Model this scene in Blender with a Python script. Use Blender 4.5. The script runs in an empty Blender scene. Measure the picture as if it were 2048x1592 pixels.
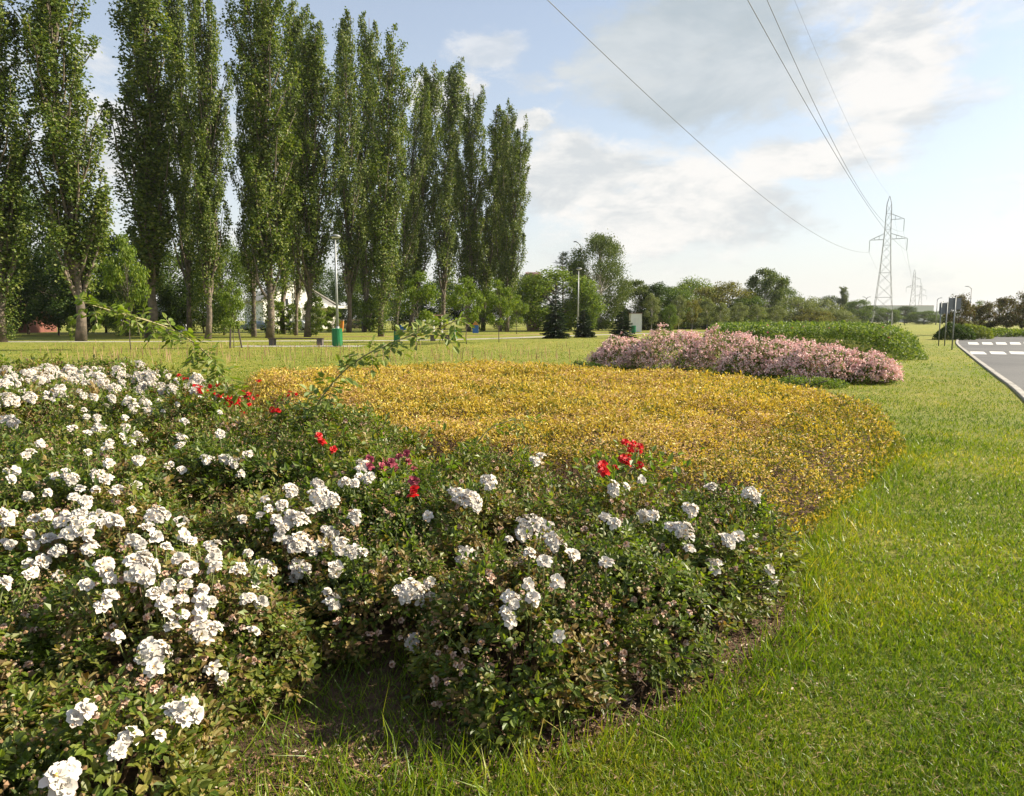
import bpy, math, random
import numpy as np
from mathutils import Vector, Matrix

S = bpy.context.scene
COL = S.collection
R_ = math.radians
random.seed(7)

# ------------------------------------------------------------------ camera
FPX = 2048 * 24 / 36
TH = R_(6.5)
CAMH = 1.6
cam_d = bpy.data.cameras.new('camera')
cam_d.lens = 24
cam_d.sensor_width = 36
cam_d.clip_start = 0.05
cam_d.clip_end = 9000
cam = bpy.data.objects.new('camera', cam_d)
COL.objects.link(cam)
cam.location = (0, 0, CAMH)
cam.rotation_euler = (math.pi / 2 - TH, 0, 0)
S.camera = cam

# ------------------------------------------------------------------ sky and sun
SUN_AZ, SUN_EL = 80.0, 33.0           # degrees to the right of straight ahead, above the horizon
SUN_STRENGTH = 5.0
SKY_STRENGTH = 0.09
S.view_settings.view_transform = 'Standard'
S.view_settings.look = 'None'
S.view_settings.gamma = 1.0
S.view_settings.use_curve_mapping = False
S.view_settings.exposure = 1.15
S.render.engine = 'CYCLES'
S.cycles.max_bounces = 8
S.cycles.transparent_max_bounces = 8
S.cycles.volume_bounces = 0
S.cycles.caustics_reflective = False
S.cycles.caustics_refractive = False
S.cycles.use_denoising = True

sun_d = bpy.data.lights.new('sun', 'SUN')
sun_d.energy = SUN_STRENGTH
sun_d.angle = R_(0.5)
sun_d.color = (1.0, 0.89, 0.70)
sun = bpy.data.objects.new('sun', sun_d)
COL.objects.link(sun)
sv = Vector((math.sin(R_(SUN_AZ)) * math.cos(R_(SUN_EL)), math.cos(R_(SUN_AZ)) * math.cos(R_(SUN_EL)), math.sin(R_(SUN_EL))))
sun.rotation_euler = sv.to_track_quat('Z', 'Y').to_euler()
sun.location = (60, 20, 60)


class NT:
    """small helper to write node trees as expressions"""
    def __init__(s, tree):
        s.t = tree
        s.n = tree.nodes
        s.l = tree.links
        s.n.clear()

    def new(s, typ, **kw):
        nd = s.n.new(typ)
        for k, v in kw.items():
            setattr(nd, k, v)
        return nd

    def put(s, sock, v):
        if isinstance(v, bpy.types.NodeSocket):
            s.l.new(v, sock)
        elif v is not None:
            if sock.type == 'RGBA' and len(v) == 3:
                v = (*v, 1)
            sock.default_value = v

    def m(s, op, a, b=None, c=None, clamp=False):
        nd = s.new('ShaderNodeMath', operation=op, use_clamp=clamp)
        for i, v in enumerate((a, b, c)):
            if v is not None:
                s.put(nd.inputs[i], v)
        return nd.outputs[0]

    def ss(s, v, lo, hi, a=0.0, b=1.0):
        nd = s.new('ShaderNodeMapRange', interpolation_type='SMOOTHSTEP')
        s.put(nd.inputs[0], v)
        for i, x in zip((1, 2, 3, 4), (lo, hi, a, b)):
            nd.inputs[i].default_value = x
        return nd.outputs[0]

    def mix(s, f, a, b, typ='MIX'):
        nd = s.new('ShaderNodeMix', data_type='RGBA', blend_type=typ)
        s.put(nd.inputs[0], f)
        s.put(nd.inputs[6], a)
        s.put(nd.inputs[7], b)
        return nd.outputs[2]

    def noise(s, vec, scale, detail=4, rough=0.55, dist=0.0, out=0):
        nd = s.new('ShaderNodeTexNoise')
        if vec is not None:
            s.l.new(vec, nd.inputs['Vector'])
        nd.inputs['Scale'].default_value = scale
        nd.inputs['Detail'].default_value = detail
        nd.inputs['Roughness'].default_value = rough
        nd.inputs['Distortion'].default_value = dist
        return nd.outputs[out]

    def mapping(s, vec, scale=(1, 1, 1), rot=(0, 0, 0), loc=(0, 0, 0)):
        nd = s.new('ShaderNodeMapping')
        s.l.new(vec, nd.inputs[0])
        nd.inputs['Scale'].default_value = scale
        nd.inputs['Rotation'].default_value = rot
        nd.inputs['Location'].default_value = loc
        return nd.outputs[0]

    def ramp(s, f, stops, interp='LINEAR'):
        nd = s.new('ShaderNodeValToRGB')
        cr = nd.color_ramp
        cr.interpolation = interp
        while len(cr.elements) < len(stops):
            cr.elements.new(0.5)
        for e, (p, c) in zip(cr.elements, stops):
            e.position = p
            e.color = (*c, 1)
        s.put(nd.inputs[0], f)
        return nd.outputs[0]


def build_world():
    w = bpy.data.worlds.new('World')
    S.world = w
    w.use_nodes = True
    t = NT(w.node_tree)
    sky = t.new('ShaderNodeTexSky', sky_type='NISHITA')
    sky.sun_disc = False
    sky.sun_elevation = R_(SUN_EL)
    sky.sun_rotation = R_(SUN_AZ)
    sky.air_density = 1.0
    sky.dust_density = 1.2
    sky.ozone_density = 1.0
    tc = t.new('ShaderNodeTexCoord')
    d = tc.outputs['Generated']
    sp = t.new('ShaderNodeSeparateXYZ')
    t.l.new(d, sp.inputs[0])
    x, y, z = sp.outputs
    az = t.m('MULTIPLY', t.m('ARCTAN2', x, y), 57.2958)
    el = t.m('MULTIPLY', t.m('ARCSINE', z), 57.2958)
    # warped noise fields over the directions (clouds get flatter towards the horizon)
    vs = t.mapping(d, scale=(1, 1, 2.1))
    n_big = t.noise(vs, 5.0, 7, 0.62, 0.3)
    n_fine = t.noise(vs, 14.0, 8, 0.66, 0.25)
    n_low = t.noise(t.mapping(d, scale=(1, 1, 3.4), loc=(3, 1, 0)), 2.6, 7, 0.6, 0.35)
    pert = t.m('ADD', t.m('MULTIPLY', t.m('SUBTRACT', n_big, 0.5), 1.5), t.m('MULTIPLY', t.m('SUBTRACT', n_fine, 0.5), 1.3))

    def lobe(a0, e0, wa, we, amp=1.0):
        a = t.m('DIVIDE', t.m('SUBTRACT', az, a0), wa)
        e = t.m('DIVIDE', t.m('SUBTRACT', el, e0), we)
        r = t.m('SQRT', t.m('ADD', t.m('MULTIPLY', a, a), t.m('MULTIPLY', e, e)))
        return t.m('ADD', t.m('SUBTRACT', 1.0, r), t.m('MULTIPLY', pert, amp))

    def union(ls):
        v = ls[0]
        for q in ls[1:]:
            v = t.m('MAXIMUM', v, q)
        return v

    base = t.mix(1.0, sky.outputs[0], (0.93, 0.98, 1.0), 'MULTIPLY')
    # thin white veil towards the horizon, everywhere alike
    veil = t.m('POWER', t.m('SUBTRACT', 1.0, t.m('MAXIMUM', z, 0.0)), 5.0)
    veil = t.m('ADD', t.m('MULTIPLY', veil, 0.80), 0.25, clamp=True)
    base = t.mix(veil, base, (4.55, 4.48, 4.28))
    # a broken field of cumulus over the whole sky
    field = t.ss(t.m('ADD', n_low, t.m('MULTIPLY', t.m('SUBTRACT', n_fine, 0.5), 0.35)), 0.50, 0.66)
    bright = union([lobe(28, 17.5, 7, 6.5), lobe(5, 11.5, 9, 4.2), lobe(13.5, 8.5, 13, 5.0),
                    lobe(23, 11.8, 8, 2.3), lobe(-6, 17.2, 4.0, 1.9, 1.6),
                    lobe(1.0, 15.6, 2.6, 1.0, 1.6), lobe(-28, 12, 9, 4)])
    bmask = t.m('MAXIMUM', t.ss(bright, 0.0, 0.55), t.m('MULTIPLY', field, 0.75))
    faint = t.ss(lobe(-1.5, 20.3, 4.2, 1.5, 1.5), 0.0, 0.7)
    bmask = t.m('MAXIMUM', bmask, t.m('MULTIPLY', faint, .6))
    shade = t.ss(t.m('ADD', t.noise(t.mapping(d, scale=(1, 1, 2.4), loc=(0, 0, 0.05)), 8.0, 6, 0.6, 0.3), t.m('MULTIPLY', n_fine, 0.25)), 0.50, 0.74)
    ccol = t.mix(shade, (3.55, 3.7, 3.78), (5.0, 4.86, 4.66))
    col = t.mix(t.m('MULTIPLY', bmask, 0.92), base, ccol)
    dark = t.ss(union([lobe(15, 19.8, 11.5, 6.4, 0.75), lobe(13, 16.8, 6.5, 2.8, 0.7)]), -0.02, 0.42)
    dcol = t.mix(t.ss(n_big, 0.35, 0.7), (2.5, 2.85, 3.05), (3.6, 3.8, 3.9))
    col = t.mix(t.m('MULTIPLY', dark, 0.9), col, dcol)
    bg = t.new('ShaderNodeBackground')
    t.l.new(col, bg.inputs[0])
    bg.inputs[1].default_value = SKY_STRENGTH
    o = t.new('ShaderNodeOutputWorld')
    t.l.new(bg.outputs[0], o.inputs[0])


build_world()

# ------------------------------------------------------------------ places
def ray(px, py):
    dx = (px - 1024) / FPX
    dz = -(py - 796) / FPX
    return np.array([dx, math.cos(TH) + math.sin(TH) * dz, -math.sin(TH) + math.cos(TH) * dz])


def at(px, py, Y):
    r = ray(px, py)
    return np.array([0, 0, CAMH]) + r * (Y / r[1])


def G(px, py, z=0.0):
    r = ray(px, py)
    return np.array([0, 0, CAMH]) + r * ((z - CAMH) / r[2])


# ------------------------------------------------------------------ materials
def mat(name, col, rough=0.7, metal=0.0, spec=0.5, noise=None, bump=None):
    m = bpy.data.materials.new(name)
    m.use_nodes = True
    t = NT(m.node_tree)
    p = t.new('ShaderNodeBsdfPrincipled')
    o = t.new('ShaderNodeOutputMaterial')
    t.l.new(p.outputs[0], o.inputs[0])
    p.inputs['Roughness'].default_value = rough
    p.inputs['Metallic'].default_value = metal
    p.inputs['Specular IOR Level'].default_value = spec
    tc = t.new('ShaderNodeTexCoord')
    if noise:
        sc, col2, lo, hi = noise
        f = t.ss(t.noise(tc.outputs['Object'], sc, 5, 0.6), lo, hi)
        t.put(p.inputs['Base Color'], t.mix(f, col, col2))
    else:
        t.put(p.inputs['Base Color'], col)
    if bump:
        b = t.new('ShaderNodeBump')
        b.inputs['Strength'].default_value = bump[1]
        b.inputs['Distance'].default_value = bump[2]
        t.l.new(t.noise(tc.outputs['Object'], bump[0], 5, 0.65), b.inputs['Height'])
        t.l.new(b.outputs[0], p.inputs['Normal'])
    return m


def leafmat(name, stops, rough=0.45, trans=0.35, tint=(1.25, 1.3, 0.5), spec=0.5, patch=None):
    """every leaf (mesh island) gets its own colour out of the ramp; thin leaves let light through"""
    m = bpy.data.materials.new(name)
    m.use_nodes = True
    t = NT(m.node_tree)
    g = t.new('ShaderNodeNewGeometry')
    r = g.outputs['Random Per Island']
    if patch:
        pn = t.ss(t.noise(g.outputs['Position'], patch[0], 3, 0.5), patch[1], patch[2])
        r = t.m('ADD', t.m('MULTIPLY', r, 1 - patch[3]), t.m('MULTIPLY', pn, patch[3]))
    c = t.ramp(r, stops)
    p = t.new('ShaderNodeBsdfPrincipled')
    t.l.new(c, p.inputs['Base Color'])
    p.inputs['Roughness'].default_value = rough
    p.inputs['Specular IOR Level'].default_value = spec
    tr = t.new('ShaderNodeBsdfTranslucent')
    t.l.new(t.mix(1.0, c, tint, 'MULTIPLY'), tr.inputs[0])
    mx = t.new('ShaderNodeMixShader')
    mx.inputs[0].default_value = trans
    t.l.new(p.outputs[0], mx.inputs[1])
    t.l.new(tr.outputs[0], mx.inputs[2])
    o = t.new('ShaderNodeOutputMaterial')
    t.l.new(mx.outputs[0], o.inputs[0])
    return m


M = {}
M['poplar'] = leafmat('poplar_leaf', [(0, (.034, .064, .008)), (.4, (.08, .125, .015)), (.75, (.145, .19, .026)), (1, (.25, .26, .08))], .46, .36, spec=.30)
M['poplar_bark'] = mat('poplar_bark', (.10, .082, .062), .9, noise=(3.0, (.21, .16, .12), .4, .7), bump=(9, .8, .05))
M['dark_leaf'] = leafmat('dark_leaf', [(0, (.022, .05, .008)), (.6, (.046, .085, .014)), (1, (.10, .14, .024))], .5, .3, spec=.2)
M['green_leaf'] = leafmat('green_leaf', [(0, (.05, .095, .012)), (.6, (.10, .155, .022)), (1, (.18, .22, .04))], .5, .35, spec=.2)
M['bright_leaf'] = leafmat('bright_leaf', [(0, (.075, .13, .014)), (.6, (.14, .20, .024)), (1, (.22, .26, .04))], .5, .38, spec=.2)
M['birch_leaf'] = leafmat('birch_leaf', [(0, (.055, .09, .02)), (.6, (.105, .14, .035)), (1, (.18, .205, .065))], .5, .3, spec=.2)
M['silver_leaf'] = leafmat('silver_leaf', [(0, (.10, .13, .045)), (.6, (.17, .195, .075)), (1, (.26, .27, .13))], .55, .3, spec=.2)
M['olive_leaf'] = leafmat('olive_leaf', [(0, (.10, .105, .022)), (.6, (.17, .165, .04)), (1, (.25, .21, .06))], .55, .35, spec=.2)
M['purple_leaf'] = leafmat('purple_leaf', [(0, (.06, .065, .02)), (.4, (.105, .10, .036)), (.65, (.16, .13, .06)), (.8, (.11, .16, .03)), (1, (.16, .21, .04))], .45, .3, (1.2, .8, .6), spec=.2)
M['needle'] = leafmat('spruce_needle', [(0, (.012, .028, .012)), (.6, (.022, .046, .018)), (1, (.05, .08, .03))], .5, .15)
M['hedge_leaf'] = leafmat('rugosa_leaf', [(0, (.05, .10, .014)), (.55, (.125, .185, .03)), (1, (.26, .30, .07))], .58, .36)
M['lime_leaf'] = leafmat('lime_leaf', [(0, (.11, .15, .02)), (1, (.22, .25, .03))], .5, .4)
M['rose_leaf'] = leafmat('rose_leaf', [(0, (.025, .052, .008)), (.3, (.06, .095, .014)), (.6, (.125, .155, .022)), (.85, (.20, .20, .03)), (1, (.28, .22, .07))], .45, .40, (1.3, 1.4, .4), .45, patch=(1.3, .3, .7, .45))
M['rose_young'] = leafmat('rose_young_leaf', [(0, (.09, .15, .02)), (.6, (.15, .21, .026)), (1, (.22, .25, .04))], .42, .44, (1.2, 1.3, .4))
M['rose_old'] = leafmat('rose_old_leaf', [(0, (.12, .075, .026)), (.5, (.22, .15, .042)), (.8, (.25, .23, .05)), (1, (.36, .24, .11))], .55, .34, (1.2, 1.1, .5))
M['spent'] = leafmat('spent_bud', [(0, (.10, .06, .025)), (.35, (.20, .12, .05)), (.6, (.30, .17, .09)), (.8, (.20, .22, .06)), (1, (.38, .30, .16))], .7, .1, (1, 1, 1))
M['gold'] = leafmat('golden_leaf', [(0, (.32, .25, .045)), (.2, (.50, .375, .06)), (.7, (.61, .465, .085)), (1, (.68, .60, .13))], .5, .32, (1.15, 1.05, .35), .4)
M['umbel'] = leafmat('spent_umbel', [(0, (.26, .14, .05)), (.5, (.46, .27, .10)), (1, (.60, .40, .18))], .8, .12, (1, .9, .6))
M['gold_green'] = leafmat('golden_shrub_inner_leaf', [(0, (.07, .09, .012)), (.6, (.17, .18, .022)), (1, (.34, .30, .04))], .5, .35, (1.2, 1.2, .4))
M['stem_green'] = mat('green_stem', (.13, .15, .05), .6)
M['stem_brown'] = mat('brown_stem', (.13, .075, .045), .8)
M['cane'] = mat('rose_cane', (.30, .26, .12), .5)
M['bark'] = mat('bark', (.07, .055, .042), .9, noise=(4, (.13, .105, .08), .4, .7), bump=(12, .7, .03))
M['pale_bark'] = mat('pale_bark', (.40, .37, .32), .85, noise=(6, (.13, .12, .10), .5, .75))
M['petal'] = leafmat('white_petal', [(0, (.56, .52, .46)), (.7, (.65, .62, .56)), (1, (.64, .55, .50))], .65, .18, (1, .98, .94), .3)
M['petal_red'] = leafmat('red_petal', [(0, (.42, .006, .008)), (1, (.62, .015, .012))], .5, .2, (1.1, .8, .8), .3)
M['petal_old'] = leafmat('faded_red_petal', [(0, (.22, .02, .05)), (1, (.40, .09, .12))], .6, .15, (1, .8, .8), .3)
M['petal_pink'] = leafmat('pink_petal', [(0, (.76, .43, .42)), (.5, (.86, .60, .56)), (1, (.90, .76, .71))], .6, .22, (1, .9, .9), .3)
M['petal_magenta'] = leafmat('magenta_petal', [(0, (.45, .06, .14)), (1, (.62, .14, .24))], .6, .2, (1, .8, .9), .3)
M['stamen'] = mat('yellow_stamen', (.72, .42, .05), .6)
M['grass'] = leafmat('grass_blade', [(0, (.038, .088, .006)), (.38, (.115, .20, .010)), (.68, (.21, .275, .018)), (.88, (.34, .33, .045)), (1, (.54, .44, .16))], .42, .42, (1.25, 1.2, .35), .45, patch=(.6, .32, .68, .36))
M['dry_grass'] = leafmat('dry_stalk', [(0, (.30, .21, .10)), (1, (.42, .27, .16))], .7, .3, (1, .9, .7))
M['litter'] = leafmat('leaf_litter', [(0, (.10, .05, .025)), (.5, (.24, .14, .07)), (.85, (.36, .24, .15)), (1, (.55, .45, .36))], .8, .1, (1, 1, 1))
M['concrete'] = mat('concrete', (.34, .32, .29), .9, noise=(7, (.24, .225, .2), .4, .7), bump=(40, .4, .01))
M['lamp_steel'] = mat('grey_lamp_pole', (.34, .35, .35), .5, .3, noise=(5, (.27, .28, .28), .4, .7))
M['dark_stone'] = mat('dark_bench_concrete', (.10, .085, .075), .9, noise=(7, (.07, .06, .055), .4, .7))
M['steel'] = mat('galvanised_steel', (.22, .23, .235), .55, .3, noise=(5, (.16, .17, .17), .4, .7))
M['pylon_steel'] = mat('pylon_steel', (.22, .235, .23), .6, .3, noise=(1.2, (.15, .15, .14), .4, .7))
M['cable'] = mat('cable', (.09, .095, .1), .5, .4)
M['glass_insulator'] = mat('insulator_glass', (.30, .34, .33), .25)
M['white_paint'] = mat('white_paint', (.78, .77, .74), .7, noise=(9, (.62, .61, .58), .5, .75))
M['road_paint'] = mat('worn_road_paint', (.62, .61, .58), .8, noise=(2.2, (.26, .255, .245), .48, .72))
M['white_wall'] = mat('white_render_wall', (.80, .79, .76), .9, noise=(.6, (.66, .64, .61), .4, .7), bump=(30, .3, .01))
M['red_wall'] = mat('red_brick_wall', (.19, .07, .05), .9, noise=(3, (.14, .055, .04), .4, .7))
M['pink_wall'] = mat('pink_brick_wall', (.34, .20, .15), .9, noise=(5, (.26, .16, .12), .4, .7))
M['roof'] = mat('roof', (.17, .085, .075), .8, noise=(3, (.11, .06, .055), .4, .7))
M['dark_glass'] = mat('dark_glass', (.03, .035, .04), .12, spec=.8)
M['green_bin'] = mat('green_bin', (.008, .17, .055), .42, noise=(4, (.012, .12, .045), .5, .8))
M['bench_wood'] = mat('bench_wood', (.05, .036, .027), .7, noise=(12, (.085, .062, .045), .45, .7))
M['orange'] = mat('orange_plastic', (.52, .20, .035), .5)
M['blue'] = mat('blue_paint', (.02, .12, .42), .45)
M['yellow'] = mat('yellow_paint', (.62, .38, .03), .45)
M['tan_car'] = mat('tan_car_paint', (.35, .28, .17), .3, .3)
M['white_car'] = mat('white_car_paint', (.72, .72, .70), .3)
M['blue_car'] = mat('grey_blue_car_paint', (.24, .30, .36), .3, .4)
M['rubber'] = mat('tyre_rubber', (.02, .02, .02), .8)
M['sign_back'] = mat('grey_sign_back', (.16, .17, .175), .6, .2)
M['far_wall'] = mat('far_hall_wall', (.62, .62, .63), .8)
M['far_red'] = mat('far_red_stripe', (.48, .10, .09), .7)


def ground_mat(name, kind):
    m = bpy.data.materials.new(name)
    m.use_nodes = True
    t = NT(m.node_tree)
    g = t.new('ShaderNodeNewGeometry')
    pos = g.outputs['Position']
    p = t.new('ShaderNodeBsdfPrincipled')
    p.inputs['Roughness'].default_value = .85
    p.inputs['Specular IOR Level'].default_value = .25
    b = t.new('ShaderNodeBump')
    if kind == 'lawn':
        a = t.noise(pos, .16, 5, .6)
        n2 = t.noise(pos, 1.3, 6, .65)
        n3 = t.noise(pos, 11.0, 5, .7)
        c = t.ramp(t.m('ADD', t.m('MULTIPLY', a, .5), t.m('MULTIPLY', n2, .5)),
                   [(.30, (.15, .19, .02)), (.44, (.23, .25, .03)), (.58, (.32, .29, .048)), (.75, (.40, .33, .10))])
        c = t.mix(t.ss(n3, .42, .62), t.mix(1.0, c, (.55, .6, .5), 'MULTIPLY'), c)
        b.inputs['Strength'].default_value = .9
        b.inputs['Distance'].default_value = .06
        t.l.new(t.noise(pos, 22.0, 6, .75), b.inputs['Height'])
    elif kind == 'soil':
        n2 = t.noise(pos, 18, 6, .7)
        c = t.ramp(n2, [(.3, (.055, .034, .022)), (.5, (.12, .072, .045)), (.7, (.21, .13, .085))])
        b.inputs['Strength'].default_value = 1.0
        b.inputs['Distance'].default_value = .05
        t.l.new(t.noise(pos, 30, 6, .75), b.inputs['Height'])
    elif kind == 'asphalt':
        n1 = t.noise(pos, .25, 5, .6)
        n2 = t.noise(pos, 60, 3, .7)
        c = t.mix(t.ss(n1, .35, .65), (.115, .112, .108), (.155, .15, .143))
        c = t.mix(t.ss(n2, .4, .7), t.mix(1.0, c, (.75, .75, .75), 'MULTIPLY'), c)
        b.inputs['Strength'].default_value = .4
        b.inputs['Distance'].default_value = .01
        t.l.new(n2, b.inputs['Height'])
        p.inputs['Roughness'].default_value = .7
    elif kind == 'path':
        n1 = t.noise(pos, .8, 5, .6)
        c = t.mix(t.ss(n1, .35, .65), (.30, .275, .235), (.40, .37, .32))
        t.l.new(t.noise(pos, 25, 4, .7), b.inputs['Height'])
        b.inputs['Strength'].default_value = .4
        b.inputs['Distance'].default_value = .01
    elif kind == 'dirt':
        n1 = t.noise(pos, .8, 5, .6)
        c = t.mix(t.ss(n1, .35, .65), (.30, .19, .09), (.22, .19, .06))
        t.l.new(t.noise(pos, 25, 4, .7), b.inputs['Height'])
        b.inputs['Strength'].default_value = .5
        b.inputs['Distance'].default_value = .02
    t.l.new(c, p.inputs['Base Color'])
    t.l.new(b.outputs[0], p.inputs['Normal'])
    o = t.new('ShaderNodeOutputMaterial')
    t.l.new(p.outputs[0], o.inputs[0])
    return m


# ------------------------------------------------------------------ mesh building
class MB:
    def __init__(s):
        s.V = []
        s.F = []
        s.n = 0

    def add(s, v, f, mi=0):
        v = np.asarray(v, np.float32).reshape(-1, 3)
        f = np.asarray(f, np.int64)
        if f.ndim == 1:
            f = f[None]
        s.V.append(v)
        s.F.append((f + s.n, mi))
        s.n += len(v)

    def inst(s, tv, tf, O, X, Y, Z, mi=0):
        """copies of a template: tv (k,3) in a frame with axes X,Y,Z (N,3, already scaled) at O"""
        tv = np.asarray(tv, np.float32)
        O = np.asarray(O, np.float32)
        N = len(O)
        if N == 0:
            return
        v = O[:, None, :] + tv[None, :, 0, None] * X[:, None, :] + tv[None, :, 1, None] * Y[:, None, :] + tv[None, :, 2, None] * Z[:, None, :]
        off = (np.arange(N) * len(tv))[:, None, None]
        for f in tf:
            f = np.asarray(f)[None]
            ff = (f[None] + off).reshape(-1, f.shape[1])
            s.F.append((ff + s.n, mi))
        s.V.append(v.reshape(-1, 3))
        s.n += N * len(tv)

    def box(s, lo, hi, mi=0, M4=None):
        x0, y0, z0 = lo
        x1, y1, z1 = hi
        v = np.array([(x0, y0, z0), (x1, y0, z0), (x1, y1, z0), (x0, y1, z0), (x0, y0, z1), (x1, y0, z1), (x1, y1, z1), (x0, y1, z1)], float)
        if M4 is not None:
            v = v @ np.array(M4.to_3x3()).T + np.array(M4.translation)
        s.add(v, [(0, 3, 2, 1), (4, 5, 6, 7), (0, 1, 5, 4), (1, 2, 6, 5), (2, 3, 7, 6), (3, 0, 4, 7)], mi)

    def tube(s, pts, rad, n=6, mi=0, cap=True):
        pts = np.asarray(pts, float)
        rad = np.broadcast_to(np.asarray(rad, float), (len(pts),))
        T = np.gradient(pts, axis=0)
        T /= np.linalg.norm(T, axis=1, keepdims=True) + 1e-9
        ref = np.array([0, 0, 1.0]) if abs(T[:, 2]).mean() < .8 else np.array([1.0, 0, 0])
        X = np.cross(T, ref)
        X /= np.linalg.norm(X, axis=1, keepdims=True) + 1e-9
        Y = np.cross(T, X)
        a = np.arange(n) * 2 * math.pi / n
        ring = pts[:, None] + rad[:, None, None] * (np.cos(a)[None, :, None] * X[:, None] + np.sin(a)[None, :, None] * Y[:, None])
        k = len(pts)
        i = np.arange(k - 1)[:, None] * n
        j = np.arange(n)[None]
        j2 = (j + 1) % n
        f = np.stack([i + j, i + j2, i + n + j2, i + n + j], -1).reshape(-1, 4)
        s.add(ring.reshape(-1, 3), f, mi)
        if cap:
            base = s.n - k * n
            s.F.append((np.arange(n)[None, ::-1] + base, mi))
            s.F.append((np.arange(n)[None] + base + (k - 1) * n, mi))

    def lathe(s, prof, n=16, mi=0, c=(0, 0, 0)):
        prof = np.asarray(prof, float)
        s.tube_rings([(c[0], c[1], c[2] + z) for r, z in prof], [max(r, 1e-4) for r, z in prof], n, mi)

    def tube_rings(s, cen, rad, n, mi):
        a = np.arange(n) * 2 * math.pi / n
        cen = np.asarray(cen, float)
        rad = np.asarray(rad, float)
        ring = cen[:, None] + rad[:, None, None] * np.stack([np.cos(a), np.sin(a), 0 * a], -1)[None]
        k = len(cen)
        i = np.arange(k - 1)[:, None] * n
        j = np.arange(n)[None]
        j2 = (j + 1) % n
        s.add(ring.reshape(-1, 3), np.stack([i + j, i + j2, i + n + j2, i + n + j], -1).reshape(-1, 4), mi)
        base = s.n - k * n
        s.F.append((np.arange(n)[None, ::-1] + base, mi))
        s.F.append((np.arange(n)[None] + base + (k - 1) * n, mi))

    def poly(s, pts, z=None, mi=0):
        pts = [(*p[:2], p[2] if z is None else z) for p in pts]
        s.add(pts, list(range(len(pts))), mi)

    def mesh(s, name, mats, smooth=False):
        me = bpy.data.meshes.new(name)
        V = np.concatenate(s.V) if s.V else np.zeros((0, 3), np.float32)
        me.vertices.add(len(V))
        me.vertices.foreach_set('co', V.astype(np.float32).ravel())
        loops, tot, mis = [], [], []
        for f, mi in s.F:
            loops.append(f.ravel())
            tot.append(np.full(len(f), f.shape[1], np.int32))
            mis.append(np.full(len(f), mi, np.int32))
        loops = np.concatenate(loops).astype(np.int32)
        tot = np.concatenate(tot)
        mis = np.concatenate(mis)
        me.loops.add(len(loops))
        me.loops.foreach_set('vertex_index', loops)
        me.polygons.add(len(tot))
        me.polygons.foreach_set('loop_start', np.concatenate([[0], np.cumsum(tot)[:-1]]).astype(np.int32))
        me.polygons.foreach_set('material_index', mis)
        me.polygons.foreach_set('use_smooth', np.full(len(tot), smooth))
        me.update(calc_edges=True)
        for m in (mats if isinstance(mats, (list, tuple)) else [mats]):
            me.materials.append(m)
        return me


def link(name, me, parent=None, loc=(0, 0, 0), kind=None):
    o = bpy.data.objects.new(name, me)
    COL.objects.link(o)
    o.location = loc
    if parent is not None:
        o.parent = parent
    if kind:
        o['kind'] = kind
    return o


def tag(o, label, cat, group=None):
    o['label'] = label
    o['category'] = cat
    if group:
        o['group'] = group
    return o


def thing(name, label, cat, loc=(0, 0, 0), rz=0.0, group=None):
    o = bpy.data.objects.new(name, None)
    COL.objects.link(o)
    o.empty_display_size = .2
    o.location = loc
    o.rotation_euler = (0, 0, rz)
    return tag(o, label, cat, group)


def kids(o):
    return [c for c in bpy.data.objects if c.parent == o]


CHILD = {}


def part(name, mb, mats, parent, smooth=False, kind=None, loc=(0, 0, 0)):
    o = link(name, mb.mesh(name, mats, smooth), parent, loc, kind)
    CHILD.setdefault(parent.name, []).append(o)
    return o


def copy_tree(root, label=None, group=None):
    c = root.copy()
    COL.objects.link(c)
    if label:
        c['label'] = label
    if group:
        c['group'] = group
    for ch in CHILD.get(root.name, []):
        k = ch.copy()
        COL.objects.link(k)
        k.parent = c
        for g in CHILD.get(ch.name, []):
            q = g.copy()
            COL.objects.link(q)
            q.parent = k
    return c


def unit(v):
    return v / (np.linalg.norm(v, axis=-1, keepdims=True) + 1e-9)


def vnoise(x, y, seed=0):
    """smooth 2-D value noise, 0..1"""
    x = np.asarray(x, float)
    y = np.asarray(y, float)
    xi = np.floor(x).astype(np.int64)
    yi = np.floor(y).astype(np.int64)
    fx = x - xi
    fy = y - yi
    fx = fx * fx * (3 - 2 * fx)
    fy = fy * fy * (3 - 2 * fy)

    def h(a, b):
        n = (a * 374761393 + b * 668265263 + seed * 974711) & 0x7fffffff
        n = ((n ^ (n >> 13)) * 1274126177) & 0x7fffffff
        return ((n ^ (n >> 16)) & 0xffff) / 65535.0
    return (h(xi, yi) * (1 - fx) + h(xi + 1, yi) * fx) * (1 - fy) + (h(xi, yi + 1) * (1 - fx) + h(xi + 1, yi + 1) * fx) * fy


def inpoly(x, y, poly):
    x = np.asarray(x, float)
    y = np.asarray(y, float)
    ins = np.zeros(x.shape, bool)
    P = np.asarray(poly, float)[:, :2]
    for (x0, y0), (x1, y1) in zip(P, np.roll(P, -1, 0)):
        c = ((y0 > y) != (y1 > y)) & (x < (x1 - x0) * (y - y0) / (y1 - y0 + 1e-12) + x0)
        ins ^= c
    return ins


def edged(x, y, poly):
    """distance to the outline"""
    P = np.asarray(poly, float)[:, :2]
    best = np.full(np.shape(x), 1e9)
    for a, b in zip(P, np.roll(P, -1, 0)):
        d = b - a
        t = np.clip(((x - a[0]) * d[0] + (y - a[1]) * d[1]) / (d @ d + 1e-12), 0, 1)
        best = np.minimum(best, np.hypot(x - a[0] - t * d[0], y - a[1] - t * d[1]))
    return best


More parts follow.
